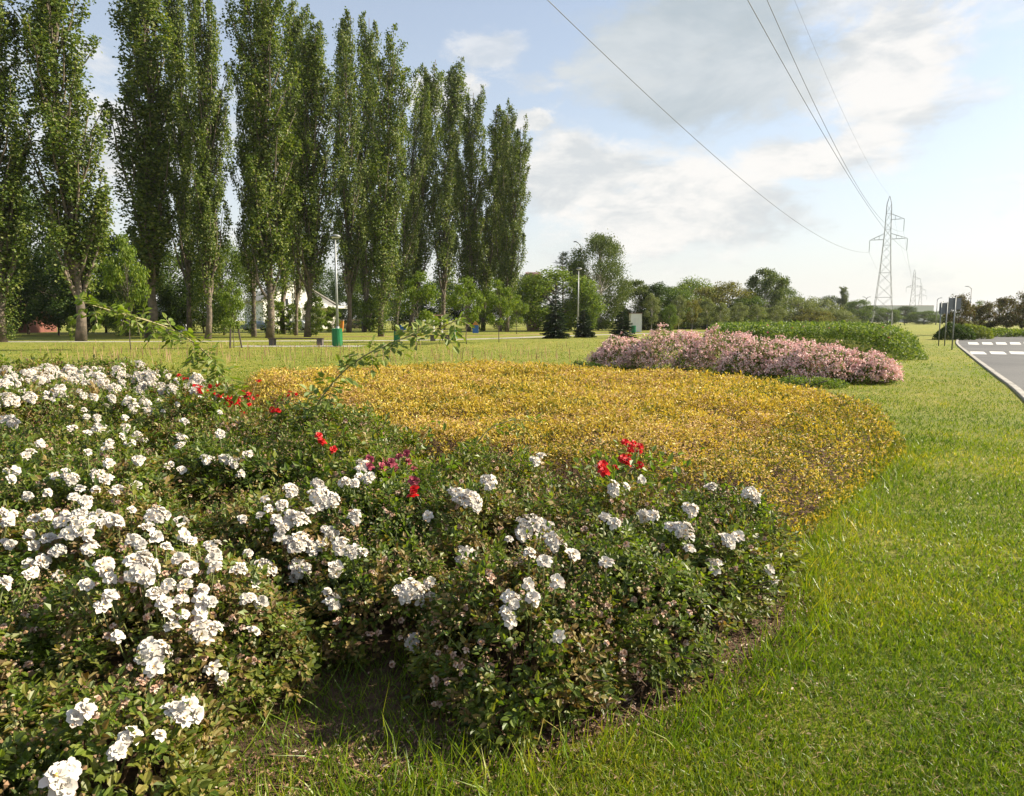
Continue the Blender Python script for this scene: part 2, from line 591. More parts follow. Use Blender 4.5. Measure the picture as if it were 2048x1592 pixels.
RHOMB = ([(0, 0, 0), (.42, .5, .0), (1, 0, 0), (.42, -.5, 0)], [(0, 1, 2, 3)])
FOLD = ([(0, 0, 0), (.45, .5, .12), (1, 0, -.05), (.45, -.5, .12)], [(0, 2, 1), (0, 3, 2)])
LEAF = ([(0, 0, 0), (.28, .46, .10), (.70, .36, .08), (1, 0, -.08), (.70, -.36, .08), (.28, -.46, .10)], [(0, 3, 2, 1), (0, 5, 4, 3)])
OCTA = ([(1, 0, 0), (-1, 0, 0), (0, 1, 0), (0, -1, 0), (0, 0, 1.2), (0, 0, -1)],
        [(0, 2, 4), (2, 1, 4), (1, 3, 4), (3, 0, 4), (2, 0, 5), (1, 2, 5), (3, 1, 5), (0, 3, 5)])

TETRA = ([(1, 0, -.4), (-.5, .87, -.4), (-.5, -.87, -.4), (0, 0, 1.1)], [(0, 1, 3), (1, 2, 3), (2, 0, 3), (0, 2, 1)])


def leaves(mb, P, A, N, L, W, tmpl=RHOMB, mi=0):
    A = unit(A)
    Sd = unit(np.cross(N, A))
    Nn = np.cross(A, Sd)
    L = np.broadcast_to(L, (len(P),))[:, None]
    W = np.broadcast_to(W, (len(P),))[:, None]
    mb.inst(tmpl[0], tmpl[1], P, A * L, Sd * W, Nn * L, mi)


def rdir(rng, n, up=0.0):
    v = rng.normal(size=(n, 3))
    v[:, 2] += up
    return unit(v)


# ------------------------------------------------------------------ ground, road, paths
def sheet(name, pts, z, m, parent=None):
    mb = MB()
    mb.poly(pts, z)
    o = link(name, mb.mesh(name, m), parent)
    o['kind'] = 'structure'
    return o


M['lawn'] = ground_mat('lawn', 'lawn')
M['soil'] = ground_mat('soil', 'soil')
M['asphalt'] = ground_mat('asphalt', 'asphalt')
M['path'] = ground_mat('paving', 'path')
M['dirt'] = ground_mat('dirt', 'dirt')
sheet('lawn', [(-1800, -120), (1800, -120), (1800, 2400), (-1800, 2400)], 0, M['lawn'])

kerb_px = [(2048, 794), (2001, 756.5), (1963, 728), (1935, 706), (1918, 692), (1914, 684), (1921, 676.5), (1946, 670.5), (1990, 667.5)]
kerb = [np.array([-6, -12.0]), np.array([2.2, .8])] + [G(*p)[:2] for p in kerb_px] + [np.array([95, 96.0]), np.array([150, 108.0])]


def catmull(P, n=8):
    P = np.asarray(P, float)
    Q = np.vstack([2 * P[0] - P[1], P, 2 * P[-1] - P[-2]])
    out = []
    for i in range(1, len(Q) - 2):
        for k in range(n):
            t = k / n
            a, b, c, d = Q[i - 1:i + 3]
            out.append(.5 * ((2 * b) + (c - a) * t + (2 * a - 5 * b + 4 * c - d) * t * t + (3 * b - a - 3 * c + d) * t ** 3))
    out.append(P[-1])
    return np.array(out)


kline = catmull(kerb, 10)
road_poly = [tuple(p) for p in kline] + [(150, 60), (60, 8), (20, -12)]
road = sheet('road', road_poly, .004, M['asphalt'])
# kerb stones, one metre long, laid along the edge
seg = np.r_[0, np.cumsum(np.hypot(*np.diff(kline, axis=0).T))]


def kpos(s):
    return np.array([np.interp(s, seg, kline[:, 0]), np.interp(s, seg, kline[:, 1])])


rng = np.random.default_rng(3)
s0 = 12.0
s_far = seg[np.argmax(kline[:, 1] > 62)]
kst = MB()
kst.box((.01, -.075, 0), (.99, .075, .0445))
kst.add([(.01, -.075, .045), (.99, -.075, .045), (.98, .062, .055), (.02, .062, .055), (.99, .075, .045), (.01, .075, .045)],
        [(0, 1, 2, 3)])
kst_me = kst.mesh('kerb_stone', M['concrete'])
while s0 < s_far:
    a, b = kpos(s0), kpos(s0 + 1)
    o = link('kerb_stone', kst_me, road, (a[0], a[1], .0))
    o.rotation_euler = (0, rng.normal() * .004, math.atan2(b[1] - a[1], b[0] - a[0]))
    s0 += 1.0
far_k = MB()
ss_ = np.arange(s0, seg[-1] - 1, 1.5)
for a_, b_ in zip(ss_[:-1], ss_[1:]):
    a, b = kpos(a_), kpos(b_)
    ang = math.atan2(b[1] - a[1], b[0] - a[0])
    far_k.box((0, -.075, 0), (float(np.hypot(*(b - a))), .075, .05), 0, Matrix.Translation((a[0], a[1], 0)) @ Matrix.Rotation(ang, 4, 'Z'))
ko = link('kerb', far_k.mesh('kerb', M['concrete']), road)
ko['kind'] = 'stuff'
# zebra crossings
for px0, py0, py1, step, n, w in ((1945, 684.8, 689.2, 28, 9, .58), (1953, 703.4, 708.6, 39.5, 7, .6)):
    for k in range(n):
        a = G(px0 + k * step, py0)[:2]
        b = G(px0 + k * step + (3 if py1 < 700 else 6), py1)[:2]
        mb = MB()
        d = (b - a) / np.linalg.norm(b - a)
        nn = np.array([-d[1], d[0]]) * w / 2
        mb.poly([a - nn, a + nn, b + nn, b - nn], .008)
        o = link('crossing_stripe', mb.mesh('crossing_stripe', M['road_paint']), road)


def strip(name, line, w, z, m):
    L = catmull(line, 8)
    T = np.gradient(L, axis=0)
    T /= np.linalg.norm(T, axis=1, keepdims=True)
    Nn = np.stack([-T[:, 1], T[:, 0]], 1) * w / 2
    mb = MB()
    k = len(L)
    v = np.vstack([L + Nn, L - Nn])
    v = np.c_[v, np.full(len(v), z)]
    i = np.arange(k - 1)
    mb.add(v, np.stack([i + k, i + k + 1, i + 1, i], 1))
    o = link(name, mb.mesh(name, m))
    o['kind'] = 'structure'
    return o


strip('path', [(-70, 50.5), (-32, 51.5), (-16, 53.5), (-8, 55), (-1, 61), (5, 70), (19, 86), (32, 96)], 2.1, .004, M['path'])
strip('dirt_path', [(-22, 66), (-14, 67.5), (-7, 69), (3, 78), (16, 96)], 3.0, .003, M['dirt'])
pad = sheet('bench_pad', [(-17, 41.4), (-9.3, 41.4), (-9.3, 43.6), (-17, 43.6)], .005, M['path'])

# ------------------------------------------------------------------ planting beds
rose_bushes = [  # x, y, radius, height
    (-1.85, 1.55, .55, .50), (-1.36, 2.0, .43, .42), (-1.47, 2.75, .54, .58), (-2.25, 2.45, .6, .58),
    (-.66, 3.42, .50, .42), (.06, 2.90, .48, .50), (.42, 3.18, .52, .54), (.98, 3.72, .48, .50), (1.28, 4.15, .42, .52),
    (.50, 4.05, .60, .58), (-.28, 4.0, .60, .60), (-.85, 3.95, .55, .56), (-1.35, 3.85, .60, .58), (-2.15, 3.55, .62, .60), (-3.0, 3.4, .6, .6),
    (-1.05, 4.75, .62, .58), (-.15, 5.05, .6, .58), (.75, 4.75, .5, .52)]
rose_front = len(rose_bushes)
rng = np.random.default_rng(11)
rose_area = [(-2.4, 4.3), (-1.0, 5.3), (-.3, 5.5), (-.9, 6.2), (-2.0, 7.0), (-3.4, 8.5), (-4.6, 10.2), (-6.2, 12.0), (-7.9, 13.2), (-10.4, 13.2), (-9.6, 11.2), (-3.4, 4.2)]
gy = 4.4
row = 0
row_of = {}
while gy < 13.2:
    for gx in np.arange(-10.5 + (row % 2) * .55, 1, 1.1):
        x, y = gx + rng.normal() * .13, gy + rng.normal() * .1
        if inpoly(np.array([x]), np.array([y]), rose_area)[0] and all(math.hypot(x - b[0], y - b[1]) > .6 for b in rose_bushes):
            row_of[len(rose_bushes)] = row
            rose_bushes.append((x, y, .68 + rng.random() * .1, .56 + .012 * y + rng.random() * .07))
    gy += .92
    row += 1
RB = np.array(rose_bushes)


def dome(r):
    r = np.clip(r, 0, 1)
    return np.clip(1 - r ** 2.6, 0, 1) ** .62


def rose_canopy(x, y):
    x = np.asarray(x, float)
    y = np.asarray(y, float)
    best = np.zeros(x.shape)
    for bx, by, r, h in RB:
        rr = np.hypot(x - bx, y - by) / r
        best = np.maximum(best, h * dome(rr) * (rr < 1))
    return best


gold_poly = [(-5.6, 14.0), (-4.3, 10.9), (-3.3, 9.0), (-1.9, 7.3), (-.8, 6.35), (.35, 5.35), (1.35, 4.55), (1.75, 4.45), (2.05, 4.75),
             (2.75, 5.6), (3.3, 6.3), (4.1, 7.3), (4.75, 8.1), (5.3, 9.1), (5.4, 10.0), (5.2, 11.6), (4.75, 13.0), (3.7, 15.0), (1.7, 17.3), (-1.0, 18.2), (-2.6, 18.0), (-4.6, 16.2)]


_g = np.random.default_rng(17)
GC = []
for _r, _y in enumerate(np.arange(4.3, 18.6, .78)):
    for _x in np.arange(-6 + (_r % 2) * .45, 6, .9):
        GC.append((_x + _g.normal() * .14, _y + _g.normal() * .14, .55 + .2 * _g.random(), .8 + .25 * _g.random()))
GC = np.array([c for c in GC if inpoly(np.array([c[0]]), np.array([c[1]]), gold_poly)[0]])


def gold_canopy(x, y):
    d = edged(x, y, gold_poly)
    ins = inpoly(x, y, gold_poly)
    d = np.maximum(d - .30 * vnoise(x * 2.1 + 1, y * 2.1, 31) * (x > 0), 0)
    lump = .62 * vnoise(x * 1.05 + 5, y * 1.05, 1) + .38 * vnoise(x * 2.6, y * 2.6, 2)
    big = vnoise(x * .33 + 2, y * .33 + 9, 5)
    e = np.clip(d / .50, 0, 1)
    e = np.sqrt(1 - (1 - e) ** 2)
    mound = np.zeros(np.shape(x))
    for cx, cy, cr, ch in GC:
        q = ((x - cx) ** 2 + (y - cy) ** 2) / (cr * cr)
        mound = np.maximum(mound, ch * np.sqrt(np.clip(1 - q, 0, 1)))
    mound = .46 + .60 * mound
    dip = .16 * np.exp(-((x + .4) ** 2 / 1.6 + (y - 8.0) ** 2 / .5))
    return np.where(ins, e * mound * (.36 + .18 * lump + .16 * big - dip), 0)


soil_mb = MB()
soil_front = [(-3.6, .8), (-2.0, .95), (-1.35, 1.3), (-1.0, 1.75), (-.75, 2.0), (-.5, 2.08), (-.2, 2.15), (.14, 2.24), (.66, 2.54), (1.08, 2.88), (1.52, 3.38), (1.8, 4.05)]
soil_poly = soil_front + [(1.95, 4.5), (2.6, 5.5), (3.9, 7.25), (5.0, 9.1), (4.95, 11.6), (4.5, 13.0), (3.6, 14.8), (1.6, 17.1), (-1, 18.0), (-4.8, 16.4), (-6.0, 14.2), (-7.9, 14.0), (-11.6, 14.2), (-10.4, 11), (-3.8, 3.0)]
sheet('flower_bed_soil', soil_poly, .004, M['soil'])

# ------------------------------------------------------------------ rose blooms
def bloom_mesh(name, mats, n_out=6, n_in=6, cup=.35, rad=1.0, seed=0, stamens=True):
    rg = np.random.default_rng(seed)
    mb = MB()
    for ring, (n, r0, tilt, w) in enumerate(((n_out, 1.0, cup * .25 - .1, .82), (n_in, .76, cup * .7 + .12, .62), (4, .45, cup + .55, .36))):
        for k in range(n):
            a = 2 * math.pi * (k + .5 * ring) / n + rg.normal() * .12
            tl = tilt + rg.normal() * .16
            L = r0 * rad * (1 + rg.normal() * .08)
            W = w * rad * (1 + rg.normal() * .1)
            ca, sa = math.cos(a), math.sin(a)
            pts = []
            for (u, v, zz) in ((0.08, -.12, 0), (.08, .12, 0), (.55, -.5, .05), (.55, 0, -.03), (.55, .5, .05), (.88, -.40, .06), (1.06, 0, -.10), (.88, .40, .06)):
                rr = u * L
                hz = zz + .02 * ring + rg.normal() * .02
                x_ = rr * math.cos(tl) - hz * math.sin(tl)
                z_ = rr * math.sin(tl) + hz * math.cos(tl) - (.10 * u * u if ring == 0 else 0)
                y_ = v * W
                pts.append((ca * x_ - sa * y_, sa * x_ + ca * y_, z_ + .05 * ring))
            mb.add(pts, [(0, 1, 3), (0, 3, 2), (1, 4, 3)], 0)
            base = mb.n - 8
            mb.F.append((np.array([(2, 3, 6, 5), (3, 4, 7, 6)]) + base, 0))
    if stamens:
        mb.inst(OCTA[0], OCTA[1], np.array([(0, 0, .12)]), np.array([(.24, 0, 0)]), np.array([(0, .24, 0)]), np.array([(0, 0, .16)]), 1)
    return mb.mesh(name, mats, True)


W2 = [M['petal'], M['stamen']]
white_rose = [bloom_mesh('rose', W2, 6, 6, .25, 1, 1), bloom_mesh('rose', W2, 7, 6, .5, 1, 2), bloom_mesh('rose', W2, 6, 5, .1, 1, 3),
              bloom_mesh('rose', W2, 7, 7, .7, .92, 4, False), bloom_mesh('rose', W2, 8, 7, .4, 1.0, 5, False)]
WF = [leafmat('faded_petal', [(0, (.34, .20, .12)), (.5, (.50, .32, .24)), (1, (.56, .45, .36))], .7, .15, (1, .9, .8), .2), M['stem_brown']]
faded_rose = [bloom_mesh('rose', WF, 6, 5, .9, .8, 9, False), bloom_mesh('rose', WF, 5, 5, .3, .8, 10)]
R2 = [M['petal_red'], M['stamen']]
red_rose = [bloom_mesh('rose', R2, 6, 5, .5, 1, 6, False), bloom_mesh('rose', R2, 6, 6, .3, 1, 7, False)]
old_rose = [bloom_mesh('rose', [M['petal_old'], M['stamen']], 6, 6, .6, 1, 8, False)]

# white flower clusters (x, y, width in picture units), read off the photograph
cl = []
def zoom(ox, oy, sc, items):
    for it in items:
        cl.append((ox + it[0] / sc, oy + it[1] / sc, (it[2] if len(it) > 2 else 55) / sc))
zoom(0, 700, 3.413, [(60, 200), (100, 180), (220, 160), (330, 150, 150), (480, 140, 100), (560, 160), (300, 200, 90), (640, 130, 40), (690, 140), (840, 110), (950, 100, 80), (1010, 110), (960, 190, 120), (880, 190), (1080, 160), (1030, 200, 80), (1150, 185), (1230, 235, 60), (270, 270, 70), (200, 220), (120, 240), (380, 310), (640, 330, 80), (540, 290), (580, 230), (620, 220), (770, 270, 110), (760, 340, 80), (830, 230, 70), (960, 280, 100), (1090, 360, 60), (480, 400), (720, 390), (860, 370), (900, 360), (1210, 380), (1380, 330, 60), (1490, 345, 80), (1500, 430, 50), (1010, 430, 100), (1110, 430), (850, 470, 50), (60, 350, 150), (10, 330, 80), (60, 500, 140), (490, 550, 80), (570, 420, 50), (590, 460, 50), (680, 550, 120), (600, 570, 70), (850, 545, 90), (930, 590, 80), (985, 620, 60), (880, 655, 100), (835, 600, 50), (740, 640, 60), (720, 680, 90), (600, 705, 60), (275, 650, 50), (740, 780, 60), (180, 740, 90), (940, 765, 110), (1225, 660, 70), (1240, 620, 110), (1260, 500, 70), (1500, 585, 40), (1410, 760, 120), (1520, 750, 90), (1600, 780, 110), (1680, 730, 80), (1640, 850, 70), (1240, 830, 50), (1150, 800, 80), (45, 830, 60), (110, 830, 50), (470, 890, 140), (540, 960, 50), (660, 870, 120), (720, 890, 120), (800, 960, 80), (650, 960, 50), (80, 890, 70), (580, 1050, 140), (90, 1130, 70), (310, 1140, 100), (445, 1130, 60), (540, 1130, 130), (660, 1130, 50), (770, 1180, 110), (400, 1190, 80), (520, 1230, 260), (690, 1200, 80), (1070, 1150, 200), (1000, 1230, 110), (1240, 1190, 120), (200, 1280, 80), (320, 1300, 110), (230, 1350, 100), (60, 1345, 90), (600, 1360, 150), (390, 1390, 110), (910, 1320, 140), (1060, 1300, 50), (1250, 1280, 60), (1300, 1320, 80), (1130, 1360, 110), (1450, 1370, 180), (1690, 1400, 90), (1920, 1080, 90), (1990, 960, 80), (1800, 1030, 80), (1830, 1100, 60), (1770, 1140, 80), (1650, 1165, 60), (1980, 1150, 100), (1880, 1180, 100), (1920, 1240, 110), (2000, 1340, 140), (1900, 1290, 70)])
zoom(0, 1100, 3.151, [(20, 230, 100), (180, 110, 110), (360, 180, 100), (360, 30, 110), (650, 120, 160), (690, 190, 120), (880, 140, 290), (640, 370, 120), (535, 240, 60), (690, 300, 50), (980, 290, 130), (1130, 70, 130), (1180, 150, 130), (1060, 240, 130), (1160, 240, 110), (1270, 270, 110), (1140, 320, 90), (1030, 350, 90), (1260, 330, 80), (1320, 350, 60), (1150, 420, 90), (1080, 490, 120), (1060, 420, 80), (1260, 410, 80), (1250, 520, 190), (1340, 510, 140), (1300, 590, 110), (1340, 80, 130), (1350, 130, 120), (1500, 150, 130), (1660, 130, 170), (1610, 230, 100), (1550, 320, 130), (1640, 340, 70), (1550, 35, 90), (1880, 140, 130), (1850, 190, 60), (1600, 515, 80), (740, 560, 80), (970, 670, 270), (960, 770, 130), (1330, 760, 100), (1390, 820, 90), (500, 1070, 190), (540, 1010, 90), (1140, 1050, 270), (1000, 1190, 110), (800, 1220, 190), (730, 1290, 70), (370, 1460, 280), (440, 1400, 130)])
zoom(600, 1100, 3.151, [(30, 130, 80), (210, 140, 110), (200, 340, 110), (165, 280, 60), (620, 280, 80), (690, 290, 200), (820, 300, 70), (810, 220, 60), (1030, 50, 140), (1440, 35, 90), (1540, 90, 100), (1430, 235, 80), (1460, 325, 110), (1330, 340, 130), (1310, 430, 130), (1930, 95, 90), (1620, 560, 90), (710, 595, 110), (1610, 215, 50)])
zoom(550, 700, 2.926, [(1570, 475, 70), (1645, 610, 65), (1550, 630, 50), (1520, 665, 70), (510, 690, 90), (500, 720, 80), (545, 760, 70), (400, 790, 70), (460, 795, 60), (490, 760, 50), (90, 830, 90), (250, 800, 80), (270, 880, 160), (340, 890, 80), (130, 1000, 110), (205, 950, 60), (455, 990, 90), (310, 1080, 100), (140, 1150, 140), (270, 1150, 80), (210, 1180, 60), (140, 1280, 110), (380, 1150, 100), (450, 1200, 110), (515, 1195, 60), (1060, 860, 110), (1140, 900, 150), (1250, 790, 100), (890, 980, 60), (1500, 1050, 180), (1590, 1050, 80), (1440, 1100, 100), (1360, 1125, 60), (1630, 1150, 130), (1740, 1210, 60), (1490, 1200, 80)])
zoom(1150, 850, 3.98, [(690, 205, 80), (760, 230, 80), (770, 340, 110), (820, 390, 110), (300, 520, 110), (410, 500, 60), (520, 460, 50), (1080, 510, 80), (1390, 570, 150), (1430, 630, 80), (230, 760, 110), (310, 800, 100), (530, 730, 110), (610, 750, 110), (920, 700, 130), (770, 830, 110), (850, 860, 170), (900, 900, 90), (1230, 940, 150), (1290, 900, 80), (1470, 930, 80), (1540, 1070, 90), (1540, 1170, 80), (1100, 1140, 140), (900, 1000, 60), (1570, 1260, 60)])


rb = random.Random(5)
for k in range(78):
    cl.append((rb.uniform(-30, 400), 742 + abs(rb.gauss(0, 38)), rb.uniform(10, 34)))
for k in range(28):
    cl.append((rb.uniform(-30, 300), rb.uniform(860, 1160), rb.uniform(9, 22)))


def hit(px, py, canopy, extra=.02, y0=1.2, y1=19.0):
    r = ray(px, py)
    t = np.arange(y0, y1, .015) / r[1]
    X, Y, Z = r[0] * t, r[1] * t, CAMH + r[2] * t
    c = canopy(X, Y) + extra
    k = np.nonzero((Z <= c) & (c > .12))[0]
    if len(k):
        k = k[0]
        return np.array([X[k], Y[k], Z[k]])
    return None


# ---- the white rose bushes
def side_word(bx, by):
    return None


labels = {0: 'white rose bush in the near left corner, its lowest clusters close above the grass',
          1: 'small white rose bush at the front, with round flower heads hanging above the shaded grass',
          2: 'white rose bush covered in the densest mass of blooms near the left front',
          3: 'white rose bush at the left edge of the picture with dark shaded foliage beneath',
          4: 'white rose bush set back behind the shaded weedy gap in the bed front',
          5: 'sparse white rose bush at the foremost tip of the bed beside bare brown soil',
          6: 'white rose bush full of brown spent heads above the bare soil edge',
          7: 'white rose bush beside the lawn with pale glossy leaves down its right flank',
          8: 'white rose bush at the right end of the roses against the golden shrubs',
          9: 'white rose bush with red roses just behind it and several full clusters in front',
          11: 'white rose bush between the dense left blooms and the bed centre',
          10: 'white rose bush with one large fluffy cluster at the centre of the bed',
          12: 'white rose bush just behind the densest mass of blooms near the left front',
          13: 'white rose bush with scattered clusters left of the densest blooms',
          14: 'white rose bush cut by the left edge about two thirds down the picture',
          16: 'nearly flowerless white rose bush between the faded crimson spray and the golden shrubs',
          15: 'white rose bush in front of the faded crimson flowers',
          17: 'white rose bush between the bright red roses and the golden shrubs'}
bush_obj = []
rng = np.random.default_rng(21)


def bush_foliage(rng, b, n, size, tmpl, nbud):
    bx, by, R, h = b
    mb = MB()
    BUD = OCTA if by < 3.3 else TETRA
    # compound leaves: five leaflets on a rachis
    nc = n // 5
    a = rng.random(nc) * 2 * math.pi
    u = rng.random(nc)
    side = rng.random(nc) < .34
    r = np.where(side, .70 + .32 * rng.random(nc), np.sqrt(u) * .98)
    top = h * dome(r * .97)
    z = np.where(side, (.06 + .9 * rng.random(nc)) * np.maximum(top, .45 * h), top * (1 - np.abs(rng.normal(size=nc)) * .20))
    rr = r * R * (1 + .09 * np.sin(a * 3 + bx * 7) + .06 * np.sin(a * 7 + by * 5))
    z = z * (.74 + .46 * vnoise(bx * 3 + np.cos(a) * r * 3.4, by * 3 + np.sin(a) * r * 3.4, 4))
    P = np.stack([rr * np.cos(a), rr * np.sin(a), np.maximum(z, .02)], 1)
    # gaps: drop leaves in patches
    g = vnoise((P[:, 0] + bx) * 7 + P[:, 2] * 3, (P[:, 1] + by) * 7 + P[:, 2] * 5, 6)
    keep = (g > .36) | (rng.random(nc) < .28)
    w = P + np.array([bx, by, 0])
    keep &= (P[:, 2] > rose_canopy(w[:, 0], w[:, 1]) - .30)
    P = P[keep]
    nc = len(P)
    out = unit(np.stack([P[:, 0] / R, P[:, 1] / R, .55 + 0 * P[:, 0]], 1))
    A = unit(out * .8 + rdir(rng, nc) * .9 + np.array([0, 0, .05]))
    N = unit(out * .6 + np.array([0, 0, .8]) + rdir(rng, nc) * .6)
    Sd = unit(np.cross(N, A))
    L = size * (.75 + .5 * rng.random(nc))
    young = rng.random(nc) < np.where(P[:, 2] > .55 * h, .36, .08)
    wx, wy = P[:, 0] + bx, P[:, 1] + by
    pt = vnoise(wx * 1.5 + 4, wy * 1.5, 61) * .65 + vnoise(wx * 5, wy * 5, 62) * .35
    old = rng.random(nc) < np.clip((pt - .45) * 2.2, .05, .42)
    young &= ~old
    for t, sg in ((.25, 1), (.25, -1), (.62, 1), (.62, -1), (1.0, 0)):
        Pl = P + A * (t * L * 1.7)[:, None] + Sd * (sg * .10 * L)[:, None]
        Al = unit(A * (.62 if sg else 1) + Sd * sg * .85 + rdir(rng, nc) * .15)
        for mi, sel in ((0, ~(young | old)), (1, young), (4, old)):
            leaves(mb, Pl[sel], Al[sel], (N + rdir(rng, nc) * .25)[sel], L[sel], L[sel] * .62, tmpl, mi)
    # shoots standing out of the bush, each with a few leaves and a spray of buds
    q = int(80 * R * R / .3)
    a = rng.random(q) * 2 * math.pi
    r = np.sqrt(rng.random(q)) * .97
    B = np.stack([r * R * np.cos(a), r * R * np.sin(a), h * dome(r * .97) * .86], 1)
    D = unit(np.stack([np.cos(a) * r * .7, np.sin(a) * r * .7, .75 + 0 * a], 1) + rdir(rng, q) * .35)
    ln = (.07 + .13 * rng.random(q) ** 1.6) * (1 + .03 * by)
    leaves(mb, B, D, rdir(rng, q), ln, .005 * max(1, by / 4), RHOMB, 3)
    leaves(mb, B, D, rdir(rng, q), ln, .005 * max(1, by / 4), RHOMB, 3)
    for u in (.3, .45, .6, .75, .88):
        sd = rdir(rng, q, .1)
        Lq = size * (1.1 - .4 * u) * (.8 + .4 * rng.random(q))
        leaves(mb, B + D * (ln * u)[:, None], sd + D * .35, unit(rdir(rng, q) * .5 + np.array([0, 0, 1])), Lq, Lq * .6, tmpl, 1 if u > .5 else 0)
    k = 6
    Q = np.repeat(B + D * ln[:, None], k, 0) + rng.normal(size=(q * k, 3)) * .017 * max(1, by / 5)
    sz = .0052 * (.5 + .9 * rng.random(q * k)) * max(1, by / 5.0) ** .8
    X = rdir(rng, q * k)
    Y = unit(np.cross(X, rdir(rng, q * k)))
    mb.inst(BUD[0], BUD[1], Q, X * sz[:, None], Y * sz[:, None], np.cross(X, Y) * sz[:, None], 2)
    # spent heads in sprays over the top
    ns = nbud
    a = rng.random(ns) * 2 * math.pi
    r = np.sqrt(rng.random(ns)) * .96
    C = np.stack([r * R * np.cos(a), r * R * np.sin(a), h * dome(r * .97) * (.80 + .28 * rng.random(ns)) + .02], 1)
    k = 7
    Q = np.repeat(C, k, 0) + rng.normal(size=(ns * k, 3)) * np.repeat(.010 + .03 * rng.random(ns), k)[:, None]
    sz = .0068 * (.45 + 1.0 * rng.random(ns * k)) * max(1, by / 5.0) ** .8
    X = rdir(rng, ns * k)
    Y = unit(np.cross(X, rdir(rng, ns * k)))
    mb.inst(BUD[0], BUD[1], Q, X * sz[:, None], Y * sz[:, None], np.cross(X, Y) * sz[:, None], 2)
    # little stalks under each spray
    T = np.stack([.5 * C[:, 0], .5 * C[:, 1], np.maximum(C[:, 2] - .16, .02)], 1) * .35 + C * .65 + np.array([0, 0, -.06])
    leaves(mb, T, C - T, rdir(rng, ns), np.linalg.norm(C - T, axis=1), .006 * max(1, by / 5), RHOMB, 3)
    return mb


for i, b in enumerate(rose_bushes):
    bx, by, R, h = b
    if i in labels:
        lab = labels[i]
    else:
        rw = row_of[i]
        mates = sorted((k for k in row_of if row_of[k] == rw), key=lambda k: rose_bushes[k][0])
        ORD = ('first', 'second', 'third', 'fourth', 'fifth', 'sixth', 'seventh', 'eighth', 'ninth', 'tenth', 'eleventh')
        back = max(row_of.values()) - rw
        lab = 'white rose bush, %s from left in the %s line from the back lawn' % (ORD[mates.index(i)], ORD[back])
    t = thing('white_rose_bush', lab, 'rose bush', (bx, by, 0), 0, 'white rose bushes in the flower bed')
    bush_obj.append(t)
    dist = math.hypot(bx, by)
    size = .032 if dist < 3 else .032 * (dist / 3.0) ** .62
    area = 2.2 * R * R * math.pi * (1 + h)
    n = int(area * 1.75 / (size * size * .42))
    mb = bush_foliage(rng, b, n, size, LEAF if dist < 3.1 else FOLD, int(85 if dist < 6 else 90))
    part('foliage', mb, [M['rose_leaf'], M['rose_young'], M['spent'], M['stem_green'], M['rose_old']], t, kind='stuff')
    st = MB()
    for k in range(9 if dist < 6 else 5):
        a = rng.random() * 6.28
        q = rng.random() ** .5
        e = np.array([math.cos(a) * R * .8 * q, math.sin(a) * R * .8 * q, h * .82 * dome(q * .8)])
        s = np.array([math.cos(a) * .08, math.sin(a) * .08, 0])
        mid = (s + e) / 2 + np.array([0, 0, .12])
        tt = np.linspace(0, 1, 6)[:, None]
        st.tube((1 - tt) ** 2 * s + 2 * tt * (1 - tt) * mid + tt * tt * e, np.linspace(.008, .003, 6), 5)
    if i in (5, 6, 7):
        for k in range(10):
            a = -math.pi / 2 + rng.normal() * .7
            e = np.array([math.cos(a) * R * (1.0 + .25 * rng.random()), math.sin(a) * R * (.95 + .2 * rng.random()), .10 + .22 * rng.random()])
            s = np.array([math.cos(a) * .15, math.sin(a) * .15, 0])
            mid = (s + e) / 2 + np.array([.05 * rng.normal(), .05 * rng.normal(), .05])
            tt = np.linspace(0, 1, 7)[:, None]
            st.tube((1 - tt) ** 2 * s + 2 * tt * (1 - tt) * mid + tt * tt * e, np.linspace(.006, .002, 7), 5)
    part('stems', st, M['stem_brown'], t, True, kind='stuff')


def owner(p):
    d = np.hypot(RB[:, 0] - p[0], RB[:, 1] - p[1]) / RB[:, 2]
    return int(np.argmin(d))


def place_rose(mesh, p, nrm, rad, parent, off):
    o = bpy.data.objects.new('rose', mesh)
    COL.objects.link(o)
    o.parent = parent
    q = Vector(nrm).to_track_quat('Z', 'Y')
    o.rotation_mode = 'QUATERNION'
    from mathutils import Quaternion
    o.rotation_quaternion = q @ Quaternion((0, 0, 1), random.random() * 6.28)
    o.location = Vector(p) - Vector(off)
    o.scale = (rad, rad, rad * (.75 + .35 * random.random()))
    return o


